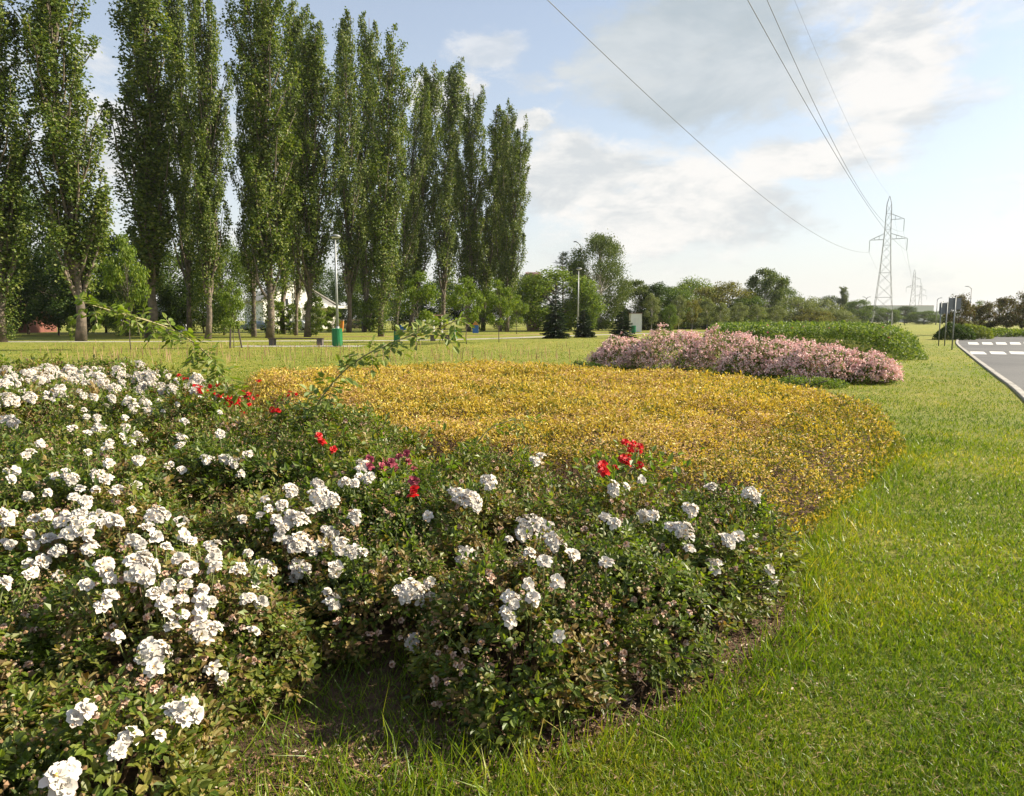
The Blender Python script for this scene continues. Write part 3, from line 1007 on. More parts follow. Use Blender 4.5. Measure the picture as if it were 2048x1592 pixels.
n_white = 0
stalk = {}
for (px, py, wpx) in cl:
    wpx *= 1.0 if px < 560 or py < 860 else 1.3
    p = hit(px, py, rose_canopy, .09)
    if p is None:
        p = hit(px, py, rose_canopy, .16)
    if p is None:
        p = hit(px, py + 14, rose_canopy, .14)
    if p is None:
        continue
    d = p[1]
    Rm = wpx * d / FPX / 2
    br = .032 if d < 5 else .036
    br *= .9 + .2 * random.random()
    nb = int(np.clip(1.5 * (Rm / br) ** 1.9, 1, 34))
    oi = owner(p)
    off = (RB[oi][0], RB[oi][1], 0)
    view = -ray(px, py)
    view /= np.linalg.norm(view)
    face = unit(np.array([.30, 0, .75]) + view * .55)
    for k in range(nb):
        a = k * 2.39996 + random.random() * .5
        q = math.sqrt((k + .5) / nb) * max(Rm - br * .7, 0) * (1.0 if nb > 1 else 0)
        # dome-shaped head facing up and out
        ax = unit(np.cross(face, np.array([0, 0, 1.0]) + 1e-3))
        ay = np.cross(ax, face)
        dv = ax * math.cos(a) * q + ay * math.sin(a) * q
        lift = .55 * max(Rm, br) * (1 - (q / max(Rm, br)) ** 2)
        pp = p + dv + face * (lift + random.uniform(-.2, .3) * br)
        nn = unit(face * .9 + dv / max(Rm, br) * 1.0 + np.random.normal(size=3) * .22)
        place_rose(random.choice(white_rose), pp, nn, br * random.uniform(.78, 1.12), bush_obj[oi], off)
        n_white += 1
    stalk.setdefault(oi, []).append((p, face))
rb = random.Random(9)
for k in range(330):
    px, py = rb.uniform(0, 1520), rb.uniform(830, 1420)
    p = hit(px, py, rose_canopy, .05)
    if p is None:
        continue
    oi = owner(p)
    for q in range(rb.choice((1, 1, 2, 3))):
        pp = p + np.array([rb.gauss(0, .03), rb.gauss(0, .03), rb.gauss(0, .012)])
        place_rose(rb.choice(faded_rose), pp, unit(np.array([rb.gauss(0, .5), -.3 + rb.gauss(0, .5), .8])), rb.uniform(.013, .022) * (1 if p[1] < 5 else 1.25), bush_obj[oi], (RB[oi][0], RB[oi][1], 0))
# flower stalks carrying the heads, one part per bush
for oi, L in stalk.items():
    bx, by, R, h = rose_bushes[oi]
    mb = MB()
    for p, face in L:
        q = p - np.array([bx, by, 0])
        s = np.array([q[0] * .55, q[1] * .55, max(q[2] * .45, .02)])
        tt = np.linspace(0, 1, 5)[:, None]
        mid = (s + q) / 2 + np.array([q[0] * .1, q[1] * .1, -.02])
        mb.tube((1 - tt) ** 2 * s + 2 * tt * (1 - tt) * mid + tt * tt * q, np.linspace(.0045, .0025, 5), 5)
    part('flower_stalks', mb, M['stem_green'], bush_obj[oi], True, kind='stuff')

# red roses growing through
def red_bush(label, spots, cx, cy, meshes, canopy, nleaf=260, spread=.35, h=.62, br=.035):
    t = thing('red_rose_bush', label, 'rose bush', (cx, cy, 0), 0, 'red roses growing among the white ones')
    rg = np.random.default_rng(int(abs(cx * 100)) + 3)
    mb = MB()
    for (px, py, w) in spots:
        p = hit(px, py, canopy, .12)
        if p is None:
            p = hit(px, py + 20, canopy, .16)
        if p is None:
            continue
        Rm = w * p[1] / FPX / 2
        nb = int(np.clip(1.2 * (Rm / br) ** 2, 1, 14))
        for k in range(nb):
            dv = rg.normal(size=3) * Rm * .5
            place_rose(meshes[int(rg.integers(len(meshes)))], p + dv, unit(np.array([.2, -.4, .8]) + rg.normal(size=3) * .4), br * (.85 + .3 * rg.random()), t, (cx, cy, 0))
        q = p - np.array([cx, cy, 0])
        s = np.array([q[0] * .4, q[1] * .4, .03])
        tt = np.linspace(0, 1, 6)[:, None]
        mid = np.array([q[0] * .5, q[1] * .5, q[2] * .7])
        mb.tube((1 - tt) ** 2 * s + 2 * tt * (1 - tt) * mid + tt * tt * q, np.linspace(.006, .0025, 6), 5)
    part('stems', mb, M['stem_green'], t, True, kind='stuff')
    lf = MB()
    P = np.stack([rg.normal(size=nleaf) * spread, rg.normal(size=nleaf) * spread * .7, h * (.55 + .45 * rg.random(nleaf))], 1)
    leaves(lf, P, rdir(rg, nleaf, .2), rdir(rg, nleaf, 1.5), .06 + .03 * rg.random(nleaf), .04, FOLD, 0)
    part('foliage', lf, [M['rose_young']], t, kind='stuff')


def any_canopy(x, y):
    return np.maximum(rose_canopy(x, y), gold_canopy(x, y))


c0 = hit(455, 815, any_canopy, .05)
red_bush('dark red rose bush at the back between white roses and golden shrubs', [(372, 757, 14), (398, 775, 18), (395, 784, 20), (415, 782, 26), (438, 790, 22), (452, 800, 30), (470, 802, 26), (490, 797, 34), (503, 795, 22), (488, 814, 26), (460, 806, 24), (430, 768, 16), (583, 788, 18), (546, 816, 18), (352, 752, 12), (515, 760, 12)], c0[0], c0[1], red_rose, any_canopy, 420, .5)
c0 = hit(660, 905, any_canopy, .05)
red_bush('thin rose with two small scarlet flowers left of the bed centre', [(640, 876, 16), (643, 884, 14), (668, 896, 16)], c0[0], c0[1], red_rose, any_canopy, 160, .22)
c0 = hit(790, 950, any_canopy, .05)
red_bush('rose with a spray of faded crimson flowers in the middle of the bed', [(800, 915, 28), (775, 925, 30), (815, 925, 26), (790, 940, 34), (768, 935, 24), (825, 945, 24), (815, 958, 30), (745, 930, 20), (738, 918, 18), (832, 962, 18)], c0[0], c0[1], old_rose, any_canopy, 160, .25)
red_bush('single low scarlet rose beneath the faded crimson spray', [(833, 980, 22), (824, 988, 14)], c0[0] + .1, c0[1] - .25, red_rose, any_canopy, 60, .12)
c0 = hit(1260, 940, any_canopy, .05)
red_bush('bright scarlet rose standing up in front of the golden shrubs', [(1255, 884, 24), (1268, 886, 26), (1278, 895, 22), (1264, 912, 22), (1242, 918, 26), (1255, 922, 24), (1272, 920, 28), (1282, 927, 20), (1232, 923, 20), (1192, 938, 16), (1210, 942, 18), (1205, 934, 12)], c0[0], c0[1], red_rose, any_canopy, 150, .2, .68)

# ---- arching canes with leaflets
def cane(label, pts3, size, leafn, mats, rad=.009):
    P = catmull(np.array(pts3), 10)
    base = P[0].copy()
    base[2] = 0
    t = thing('rose_shoot', label, 'rose shoot', tuple(base), 0, 'long rose shoots arching over the bed')
    Q = P - base
    mb = MB()
    low = np.array([[Q[0][0] * .3, Q[0][1] * .3, 0.0]])
    mb.tube(np.vstack([low, Q]), np.linspace(rad, rad * .4, len(Q) + 1), 7)
    part('stem', mb, mats[0], t, True)
    rg = np.random.default_rng(int(size * 1000) + leafn)
    T = unit(np.gradient(Q, axis=0))
    idx = np.linspace(3, len(Q) - 1, leafn).astype(int)
    for j, i in enumerate(idx):
        lf = MB()
        f = j / leafn
        sgn = 1 if j % 2 else -1
        sd = unit(np.cross(T[i], np.array([0, 0, 1.0])))
        A = unit(T[i] * .35 + sd * sgn * (.5 + .4 * rg.random()) + np.array([0, 0, .45 * rg.normal()]) + rg.normal(size=3) * .25)
        N = unit(np.array([0, 0, 1.0]) + rg.normal(size=3) * .35)
        Sd = unit(np.cross(N, A))
        L = size * (1.05 - .35 * f) * (.85 + .3 * rg.random())
        tt = np.linspace(0, 1, 4)[:, None]
        rach = Q[i] + A * L * 2.0 * tt + np.array([0, 0, -1]) * (tt ** 2) * L * .5
        lf.tube(rach, .0022, 4, 0)
        Pl, Al = [], []
        for u, sg in ((.35, 1), (.35, -1), (.68, 1), (.68, -1), (1.0, 0)):
            p = Q[i] + A * L * 2 * u + np.array([0, 0, -1]) * u * u * L * .5
            Pl.append(p + Sd * sg * L * .08)
            Al.append(A * (.5 if sg else 1) + Sd * sg * .85 + np.array([0, 0, -.25]))
        leaves(lf, np.array(Pl), np.array(Al), N + rg.normal(size=(5, 3)) * .25, L, L * .62, LEAF, 1)
        part('compound_leaf', lf, mats, t)
    return t


def px3(L):
    return [at(x, y, Y) for x, y, Y in L]


cane('long rose shoot arching left with pale leaves in front of the poplars', px3([(470, 800, 7.2), (440, 742, 7.0), (405, 700, 6.8), (350, 662, 6.5), (290, 640, 6.2), (225, 622, 6.0), (170, 606, 5.8)]), .095, 66, [M['cane'], M['rose_young']])
cane('long rose shoot arching right with rounded dark leaves above the golden shrubs', px3([(618, 850, 6.6), (640, 800, 6.4), (690, 740, 6.2), (750, 700, 6.0), (820, 672, 5.8), (880, 655, 5.6), (922, 636, 5.5)]), .095, 54, [M['cane'], M['hedge_leaf']])
cane('low rose shoot bending over the golden shrubs in mid bed', px3([(940, 945, 5.4), (952, 890, 5.5), (985, 855, 5.6), (1030, 840, 5.6), (1085, 845, 5.5)]), .06, 16, [M['cane'], M['rose_young']], .006)


def leafy_clump(label, px, py, n, spread, size):
    c = hit(px, py, any_canopy, .03)
    t = thing('leafy_shoot', label, 'shoot', (c[0], c[1], 0), 0, 'fresh green rose suckers in the bed')
    rg = np.random.default_rng(int(px))
    st = MB()
    lf = MB()
    for k in range(7):
        e = np.array([rg.normal() * spread, rg.normal() * spread * .6, c[2] + .02 + .1 * rg.random()])
        tt = np.linspace(0, 1, 6)[:, None]
        st.tube(tt * e + (1 - tt) * tt * np.array([0, 0, .15]), np.linspace(.005, .002, 6), 5)
        m = n // 7
        q = e * (.55 + .5 * rg.random((m, 1)))
        q[:, 2] = np.maximum(q[:, 2], c[2] * .7)
        leaves(lf, q + rg.normal(size=(m, 3)) * .04, rdir(rg, m, .1), rdir(rg, m, 1.6), size * (.8 + .5 * rg.random(m)), size * .6, LEAF, 0)
    part('stem', st, M['stem_green'], t, True)
    part('foliage', lf, [M['rose_young']], t, kind='stuff')


leafy_clump('bright green leafy shoot at the near edge of the golden shrubs', 745, 888, 160, .22, .055)
leafy_clump('bright green leafy shoot below the dark red roses', 415, 832, 170, .28, .065)
leafy_clump('green leafy shoot lit from behind among the white roses', 340, 880, 110, .22, .055)

# ------------------------------------------------------------------ golden shrubs (one dense low mass)
def golden_bed():
    rg = np.random.default_rng(5)
    P0 = np.array(gold_poly)
    x0, y0 = P0.min(0)
    x1, y1 = P0.max(0)
    N = 620000
    x = rg.uniform(x0, x1, N)
    y = rg.uniform(y0, y1, N)
    keep = inpoly(x, y, gold_poly) & (rg.random(N) < np.clip((5.0 / np.maximum(y, 3.5)) ** 1.15, 0, 1))
    x, y = x[keep], y[keep]
    h = gold_canopy(x, y)
    d = edged(x, y, gold_poly)
    n = len(x)
    edge = d < .40
    dep = np.abs(rg.normal(size=n)) * .16
    z = h * (1 - dep)
    z = np.where(edge & (rg.random(n) < .55), h * rg.random(n), z)
    clump = vnoise(x * 9, y * 9, 8)
    z += (clump - .5) * .10 * (h > .2)
    z = np.maximum(z, .02)
    z = z + (rg.random(n) < .05) * rg.random(n) * .09 * (h > .2)
    P = np.stack([x, y, z], 1) + rg.normal(size=(n, 3)) * .016
    sz = .0275 * (np.maximum(y, 4) / 5.0) ** .62 * (.7 + .6 * rg.random(n))
    A = unit(rdir(rg, n) * .9 + np.array([0, 0, .45]))
    Nn = unit(rdir(rg, n) * .8 + np.array([.1, -.1, 1.0]))
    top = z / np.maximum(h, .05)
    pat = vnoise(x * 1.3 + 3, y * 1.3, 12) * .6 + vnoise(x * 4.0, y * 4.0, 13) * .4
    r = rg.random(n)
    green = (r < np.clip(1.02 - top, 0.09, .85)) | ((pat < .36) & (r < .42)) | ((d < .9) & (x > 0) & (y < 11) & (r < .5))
    um = (~green) & (rg.random(n) < np.clip((pat - .34) * 1.6, .05, .46)) & (top > .72)
    gd = ~(green | um)
    mb = MB()
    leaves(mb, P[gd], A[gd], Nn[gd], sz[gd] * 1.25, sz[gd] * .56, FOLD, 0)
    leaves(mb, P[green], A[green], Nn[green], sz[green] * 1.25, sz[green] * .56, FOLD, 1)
    # flat, ragged seed heads
    Pu = P[um] + np.array([0, 0, .02])
    nu = len(Pu)
    k = 3
    Q = np.repeat(Pu, k, 0) + rg.normal(size=(nu * k, 3)) * np.array([.018, .018, .006])
    su = np.repeat(sz[um], k) * .62
    leaves(mb, Q, unit(rdir(rg, nu * k) * np.array([1, 1, .35])), unit(rdir(rg, nu * k) * .4 + np.array([0, 0, 1])), su, su * .8, RHOMB, 2)
    o = link('golden_spiraea', mb.mesh('golden_spiraea', [M['gold'], M['gold_green'], M['umbel']]))
    o['kind'] = 'stuff'
    o['label'] = 'dense low bed of golden spiraea shrubs with brown seed heads'
    # the woody inside of the shrubs
    st = MB()
    m = 2600
    x = rg.uniform(x0, x1, m)
    y = rg.uniform(y0, y1, m)
    k = inpoly(x, y, gold_poly)
    x, y = x[k], y[k]
    h = gold_canopy(x, y)
    B = np.stack([x, y, 0 * x], 1)
    T = B + np.stack([rg.normal(size=len(x)) * .10, rg.normal(size=len(x)) * .10, h * .95], 1)
    leaves(st, B, T - B, rdir(rg, len(x)), np.linalg.norm(T - B, axis=1), .012, RHOMB, 0)
    so = link('spiraea_twigs', st.mesh('spiraea_twigs', M['stem_brown']))
    so['kind'] = 'stuff'


golden_bed()

# ------------------------------------------------------------------ dense shrubs with a height field: pink roses, hedge
def shrub_mesh(rg, R, Ry, h, n, size, mats_, tmpl=FOLD, lumps=3.0, gap=.25):
    mb = MB()
    a = rg.random(n) * 2 * math.pi
    side = rg.random(n) < .42
    r = np.where(side, .72 + .3 * rg.random(n), np.sqrt(rg.random(n)))
    top = h * dome(r * .96)
    z = np.where(side, (.05 + .95 * rg.random(n)) * np.maximum(top, .35 * h), top * (1 - np.abs(rg.normal(size=n)) * .15))
    k = .72 + .5 * vnoise(np.cos(a) * r * lumps + 9, np.sin(a) * r * lumps + 3, 3)
    rr = r * (.78 + .44 * vnoise(np.cos(a) * 2.2 + 5, np.sin(a) * 2.2 + z * 2, 9))
    P = np.stack([rr * R * np.cos(a), rr * Ry * np.sin(a), np.maximum(z * k, .03)], 1)
    g = vnoise(P[:, 0] * 5 + P[:, 2] * 3, P[:, 1] * 5 + P[:, 2] * 4, 6)
    P = P[(g > gap) | (rg.random(n) < .22)]
    return P


def pink_bush(i, x, y, R, h, label, nb=420):
    rg = np.random.default_rng(100 + i)
    t = thing('pink_rose_bush', label, 'rose bush', (x, y, 0), 0, 'pink rose bushes behind the golden bed')
    P = shrub_mesh(rg, R, R, h, 5200, .06, None)
    mb = MB()
    n = len(P)
    leaves(mb, P, rdir(rg, n, .1), unit(rdir(rg, n) + np.array([0, 0, .9])), .075 * (.7 + .5 * rg.random(n)), .045, FOLD, 0)
    part('foliage', mb, [M['hedge_leaf']], t, kind='stuff')
    # blossom trusses
    Q = shrub_mesh(rg, R * 1.05, R * 1.05, h * 1.05, int(nb * 6), .1, None, gap=.46)
    Q = Q + rg.normal(size=Q.shape) * np.array([.06, .06, .05])
    Q = Q[Q[:, 2] > .12]
    vis = (Q[:, 1] < R * .55) | (Q[:, 2] > .6 * h)
    Q = np.vstack([Q[vis], Q[~vis]])
    for k in range(min(230, len(Q))):
        o = bpy.data.objects.new('flower_truss', TRUSS[k % 4])
        COL.objects.link(o)
        o.parent = t
        o.location = Q[k]
        o.rotation_euler = (rg.normal() * .4, rg.normal() * .4, rg.random() * 6.28)
        s_ = .062 * (.7 + .6 * rg.random())
        o.scale = (s_, s_, s_)
    rest = Q[230:]
    mb = MB()
    for v in range(2):
        q = rest[v::2]
        nn = len(q)
        k = 5
        C = np.repeat(q, k, 0) + rg.normal(size=(nn * k, 3)) * .028
        sz = .024 * (.7 + .6 * rg.random(nn * k))
        X = rdir(rg, nn * k)
        Y = unit(np.cross(X, rdir(rg, nn * k)))
        mb.inst(TETRA[0], TETRA[1], C, X * sz[:, None], Y * sz[:, None], np.cross(X, Y) * sz[:, None] * .7, 0)
    part('blossom', mb, [M['petal_pink']], t, kind='stuff')


def truss_mesh(seed):
    rg = np.random.default_rng(seed)
    mb = MB()
    for k in range(8):
        c = rg.normal(size=3) * np.array([.5, .5, .3])
        n = unit(c + np.array([0, 0, .6]))
        A0 = unit(np.cross(n, rg.normal(size=3)))
        B0 = np.cross(n, A0)
        m = 5
        an = np.arange(m) * 2 * math.pi / m
        A = np.cos(an)[:, None] * A0 + np.sin(an)[:, None] * B0 + n * .35
        leaves(mb, np.repeat(c[None], m, 0), A, np.repeat(n[None], m, 0), .42, .40, RHOMB, 0)
    return mb.mesh('flower_truss', M['petal_pink'])


TRUSS = [truss_mesh(s) for s in (1, 2, 3, 4)]
for i, (x, y, R, h, lb) in enumerate([
        (3.75, 23.0, 1.05, 1.0, 'leftmost pink rose bush, darker mauve on its shaded left side'),
        (5.15, 22.2, 1.35, 1.27, 'tallest pink rose bush, second from the left in its row'),
        (6.65, 21.4, 1.4, 1.22, 'pink rose bush with a green gap in its flowers mid row'),
        (7.45, 19.9, 1.25, 1.0, 'pink rose bush low in front of the green hedge, right of the middle'),
        (8.4, 20.6, 1.2, 1.0, 'pink rose bush half hidden between its row and the green hedge'),
        (8.1, 18.1, 1.1, .92, 'pink rose bush rounded and pale, nearest the golden shrubs'),
        (9.1, 17.8, .9, .76, 'rightmost low pink rose bush, spilling towards the lawn')]):
    pink_bush(i, x, y, R, h, lb)

hedge_poly = [(13.6, 28.6), (15.2, 27.2), (16.6, 27.4), (17.6, 29.0), (21.5, 38), (27, 51), (29, 62), (17.5, 62), (11.8, 42), (11.7, 32)]


def hedge():
    rg = np.random.default_rng(77)
    t = thing('rose_hedge', 'long green rugosa rose hedge dotted with pink flowers behind the pink bushes', 'hedge', (17, 33, 0))
    P0 = np.array(hedge_poly)  # outline on the ground
    N = 330000
    x = rg.uniform(P0[:, 0].min(), P0[:, 0].max(), N)
    y = rg.uniform(P0[:, 1].min(), P0[:, 1].max(), N)
    d = edged(x, y, hedge_poly)
    k = inpoly(x, y, hedge_poly) & (rg.random(N) < np.clip((29 / y) ** 2 + (d < .9) * .3, 0, 1))
    x, y, d = x[k], y[k], d[k]
    n = len(x)
    d = np.maximum(d - .35 * vnoise(x * 1.2, y * 1.2, 41), 0)
    e = np.clip(d / .9, 0, 1)
    H = np.sqrt(1 - (1 - e) ** 2) * (.93 + .26 * vnoise(x * .9, y * .9, 3) + .30 * vnoise(x * 2.3, y * 2.3, 4))
    z = H * (1 - np.abs(rg.normal(size=n)) * .12)
    z = np.where((d < .8) & (rg.random(n) < .8), H * rg.random(n), z)
    P = np.stack([x, y, np.maximum(z, .03)], 1) + rg.normal(size=(n, 3)) * .06
    g = vnoise(x * 3 + z * 4, y * 3 + z * 3, 6)
    P = P[(g > .25) | (rg.random(n) < .4)]
    n = len(P)
    off = np.array([17, 33, 0])
    mb = MB()
    leaves(mb, P - off, rdir(rg, n, .1), unit(rdir(rg, n) + np.array([0, 0, 1.0])), np.where(P[:, 1] < 34, .105, .16) * (.7 + .6 * rg.random(n)), np.where(P[:, 1] < 34, .07, .11), FOLD, 0)
    part('foliage', mb, [M['hedge_leaf']], t, kind='stuff')
    top = P[(P[:, 2] > .75) & (P[:, 1] < 45)]
    sel = top[rg.choice(len(top), 46, replace=False)]
    fm = bloom_mesh('flower', [M['petal_magenta'], M['stamen']], 6, 4, .3, 1, 31)
    for q in sel:
        o = bpy.data.objects.new('flower', fm)
        COL.objects.link(o)
        o.parent = t
        o.location = q + np.array([0, -.03, .06]) - off
        o.rotation_euler = (rg.normal() * .4 + .5, rg.normal() * .4, 0)
        o.scale = (.055, .055, .055)


hedge()


def simple_shrub(label, x, y, R, Ry, h, n, size, leafm, name='shrub', cat='shrub', group=None):
    rg = np.random.default_rng(int(abs(x * 31 + y * 17)) + 5)
    t = thing(name, label, cat, (x, y, 0), 0, group)
    P = shrub_mesh(rg, R, Ry, h, n, size, None, lumps=2.2, gap=.2)
    m = len(P)
    mb = MB()
    leaves(mb, P, rdir(rg, m, .1), unit(rdir(rg, m) + np.array([0, 0, .8])), size * (.7 + .6 * rg.random(m)), size * .6, FOLD, 0)
    part('foliage', mb, [M[leafm]], t, kind='stuff')
    st = MB()
    for k in range(6):
        a = k * 1.05
        st.tube([(0, 0, 0), (math.cos(a) * R * .25, math.sin(a) * R * .25, h * .4), (math.cos(a) * R * .5, math.sin(a) * R * .5, h * .75)], [.03, .02, .01], 5)
    part('stems', st, M['bark'], t, True, kind='stuff')
    return t


simple_shrub('dark round clipped shrub behind the road sign posts', 36.5, 56.5, 1.5, 1.4, 1.35, 6000, .13, 'dark_leaf')
simple_shrub('bright lime green shrub right of the dark clipped shrub', 40.0, 59.5, 1.7, 1.2, 1.25, 4500, .14, 'lime_leaf')
simple_shrub('low lime green ground cover shrub along the road bend', 48, 66.5, 4.5, 1.5, .8, 6000, .15, 'bright_leaf')
simple_shrub('low green shrub strip at the far right of the road bend', 58, 71.5, 5.0, 1.5, .8, 6000, .16, 'green_leaf')
simple_shrub('low green shrub at the picture edge beyond the road', 69, 76, 6, 1.5, .8, 6000, .16, 'bright_leaf')
simple_shrub('small green shrub at the right back corner of the golden bed', 5.0, 14.2, .75, .55, .30, 2600, .05, 'hedge_leaf')
simple_shrub('low green plant in front of the rightmost pink rose', 7.1, 16.3, 1.0, .4, .26, 2600, .05, 'hedge_leaf')
simple_shrub('low dark green plant left of the pink roses', 2.35, 21.6, .6, .4, .30, 1600, .06, 'dark_leaf')

# ------------------------------------------------------------------ trees
def poplar(seed, H=28.0, R=2.2, n_br=56, per=560, crown0=.13):
    """columnar poplar: tapered trunk, steep limbs, leaves in upright plumes"""
    rg = np.random.default_rng(seed)
    tr = MB()
    cr = MB()
    zz = np.linspace(0, H * .97, 16)
    sway = np.cumsum(rg.normal(size=(16, 2)) * .08, 0)
    sway -= sway[0]
    path = np.c_[sway, zz]
    rad = np.interp(zz / H, [0, .03, .2, 1], [.30, .23, .19, .02])
    tr.tube(path, rad, 9)
    peaks = rg.normal(size=(3, 2)) * .75
    for b in range(n_br):
        f = ((b + rg.random()) / n_br) ** 1.1
        z0 = H * (crown0 * .62 + f * .74)
        a = b * 2.39996 + rg.normal() * .4
        p0 = np.array([np.interp(z0, zz, sway[:, 0]), np.interp(z0, zz, sway[:, 1]), z0])
        fmax = np.interp(z0 / H, [0, .08, .18, .34, .55, .8, 1], [.45, .55, .85, 1.0, .9, .52, .15])
        out = R * fmax * (.30 + .70 * rg.random() ** .7)
        ln = H * (.13 + .15 * rg.random()) * np.interp(f, [0, 1], [1.1, .8])
        ln = min(ln, H * 1.02 - z0)
        tt = np.linspace(0, 1, 7)
        prof = np.sqrt(tt) * .6 + tt * .4
        jit = np.cumsum(rg.normal(size=(7, 2)) * .07, 0)
        pk = peaks[b % 3] * np.clip(f - .55, 0, 1) * 1.6
        br = np.stack([p0[0] + (math.cos(a) * out + pk[0]) * prof + jit[:, 0], p0[1] + (math.sin(a) * out + pk[1]) * prof + jit[:, 1], z0 + ln * tt], 1)
        tr.tube(br, np.linspace(.10 * (1.1 - f * .7), .012, 7), 5, 0, False)
        m = int(per * (.55 + .8 * rg.random()) * (ln / (H * .22)))
        s = .12 + .9 * rg.beta(1.5, 1.25, m)
        c = np.stack([np.interp(s, tt, br[:, j]) for j in range(3)], 1)
        w = (.16 + .46 * np.sin(np.clip(s, 0, 1) * math.pi) ** .7)
        # sub-plumes so the outline stays ragged
        ph = np.floor(s * 7 + rg.random() * 3)
        sub = np.stack([np.sin(ph * 12.9 + b), np.cos(ph * 7.7 + b * 3), np.sin(ph * 3.1) * .5], 1)
        P = c + sub * w[:, None] * .85 + rg.normal(size=(m, 3)) * w[:, None] * np.array([.36, .36, .55])
        ctr = np.stack([np.interp(P[:, 2], zz, sway[:, 0]), np.interp(P[:, 2], zz, sway[:, 1])], 1)
        out_d = np.c_[P[:, :2] - ctr, np.full(m, .25)]
        A = unit(rdir(rg, m) + np.array([0, 0, -.35]))
        N = unit(unit(out_d) * .9 + rdir(rg, m) * .75 + np.array([0, 0, .35]))
        leaves(cr, P, A, N, .185 * (.7 + .6 * rg.random(m)), .155, FOLD, 0)
    # leafy shoots round the foot of the trunk
    if seed % 2:
        m = 900
        zc = rg.random(m) * H * .14
        ww = .5 * np.sin(np.clip(zc / (H * .15), 0, 1) * 2.6 + .3) + .1
        P = np.stack([rg.normal(size=m) * ww * .6 + .35, rg.normal(size=m) * ww * .6, zc + .2], 1)
        leaves(cr, P, rdir(rg, m, -.2), rdir(rg, m, .6), .14, .11, FOLD, 0)
    return tr, cr


POP = []
for sd, kw in ((1, {}), (2, dict(R=2.0)), (3, dict(n_br=48)), (4, dict(R=2.4, n_br=62)), (5, dict(crown0=.18)), (6, dict(crown0=.10, R=1.9))):
    tr, cr = poplar(sd, **kw)
    POP.append((tr.mesh('trunk', M['poplar_bark'], True), cr.mesh('crown', [M['poplar']])))


def add_poplar(v, base, top, wpx, label, rz=0.0, Y=None):
    p = G(*base) if Y is None else at(base[0], base[1], Y)
    p[2] = 0
    d = p[1]
    t3 = at(top[0], top[1], d)
    H = t3[2]
    lean = math.atan2(t3[0] - p[0], H)
    t = thing('poplar_tree', label, 'tree', tuple(p), 0, 'poplars in the row beyond the lawn')
    t.rotation_euler = (0, lean, 0)
    sxy = (wpx * 1.06 * d / FPX / 2) / 2.35
    tr = link('trunk', POP[v][0], t)
    cr = link('crown', POP[v][1], t, kind='stuff')
    for o in (tr, cr):
        o.rotation_euler = (0, 0, rz)
        o.scale = (sxy, sxy, H / 28.0)


for v, base, top, w, rz, lb in [
        (0, (4, 684), (-40, -170), 150, .3, 'poplar cut by the left edge of the picture, reddish limbs showing'),
        (3, (162, 682), (128, -150), 165, 1.2, 'broad poplar with a bare leaning trunk, second from the left edge'),
        (1, (300, 676), (283, -120), 165, 2.2, 'poplar with low leafy skirts behind the thin young stake tree'),
        (4, (380, 671), (352, -60), 85, .7, 'slim shaded poplar with a dark trunk left of the clean grey trunk'),
        (5, (416, 678), (398, -55), 100, 4.0, 'poplar on a clean grey trunk left of the white house'),
        (0, (540, 676), (528, -90), 135, 1.9, 'tall poplar with a thick trunk in front of the white house'),
        (2, (508, 673), (500, -40), 80, 3.1, 'slim poplar trunk close left of the thick trunk by the house'),
        (1, (566, 668), (592, -30), 85, 5.2, 'poplar behind, rising between two crowns above the white house'),
        (4, (615, 674), (640, 55), 108, .4, 'poplar with a rounded top just left of the park lamp'),
        (2, (592, 671), (606, 60), 60, 2.7, 'thin poplar behind the rounded one left of the park lamp'),
        (3, (698, 665), (706, 14), 85, 1.0, 'poplar with the left one of two peaks right of the park lamp'),
        (5, (728, 664), (740, 18), 80, 2.9, 'poplar with the right one of two peaks right of the park lamp'),
        (0, (762, 673), (786, 55), 100, 5.0, 'poplar on a single short trunk standing forward of the row'),
        (1, (820, 663), (862, 98), 80, .9, 'poplar with a narrow spire top at the first step down of the row'),
        (2, (792, 664), (835, 175), 70, 3.5, 'poplar with a low top tucked behind the single short trunk'),
        (4, (886, 660), (903, 130), 88, 1.7, 'poplar with the blunt top right of the narrow spire'),
        (5, (938, 663), (950, 168), 78, .2, 'fourth poplar from the right end of the row'),
        (3, (966, 662), (992, 200), 76, 4.4, 'third poplar from the right end of the row'),
        (2, (1000, 663), (1018, 215), 60, 2.0, 'slender poplar next to the last one in the row'),
        (0, (1014, 664), (1041, 240), 66, 3.0, 'last poplar at the right end of the row, ragged and narrow')]:
    add_poplar(v, base, top, w, lb, rz)


add_poplar(1, (1687, 640), (1687, 569), 24, 'small dark columnar poplar far off left of the pylon', 1.0, 225)


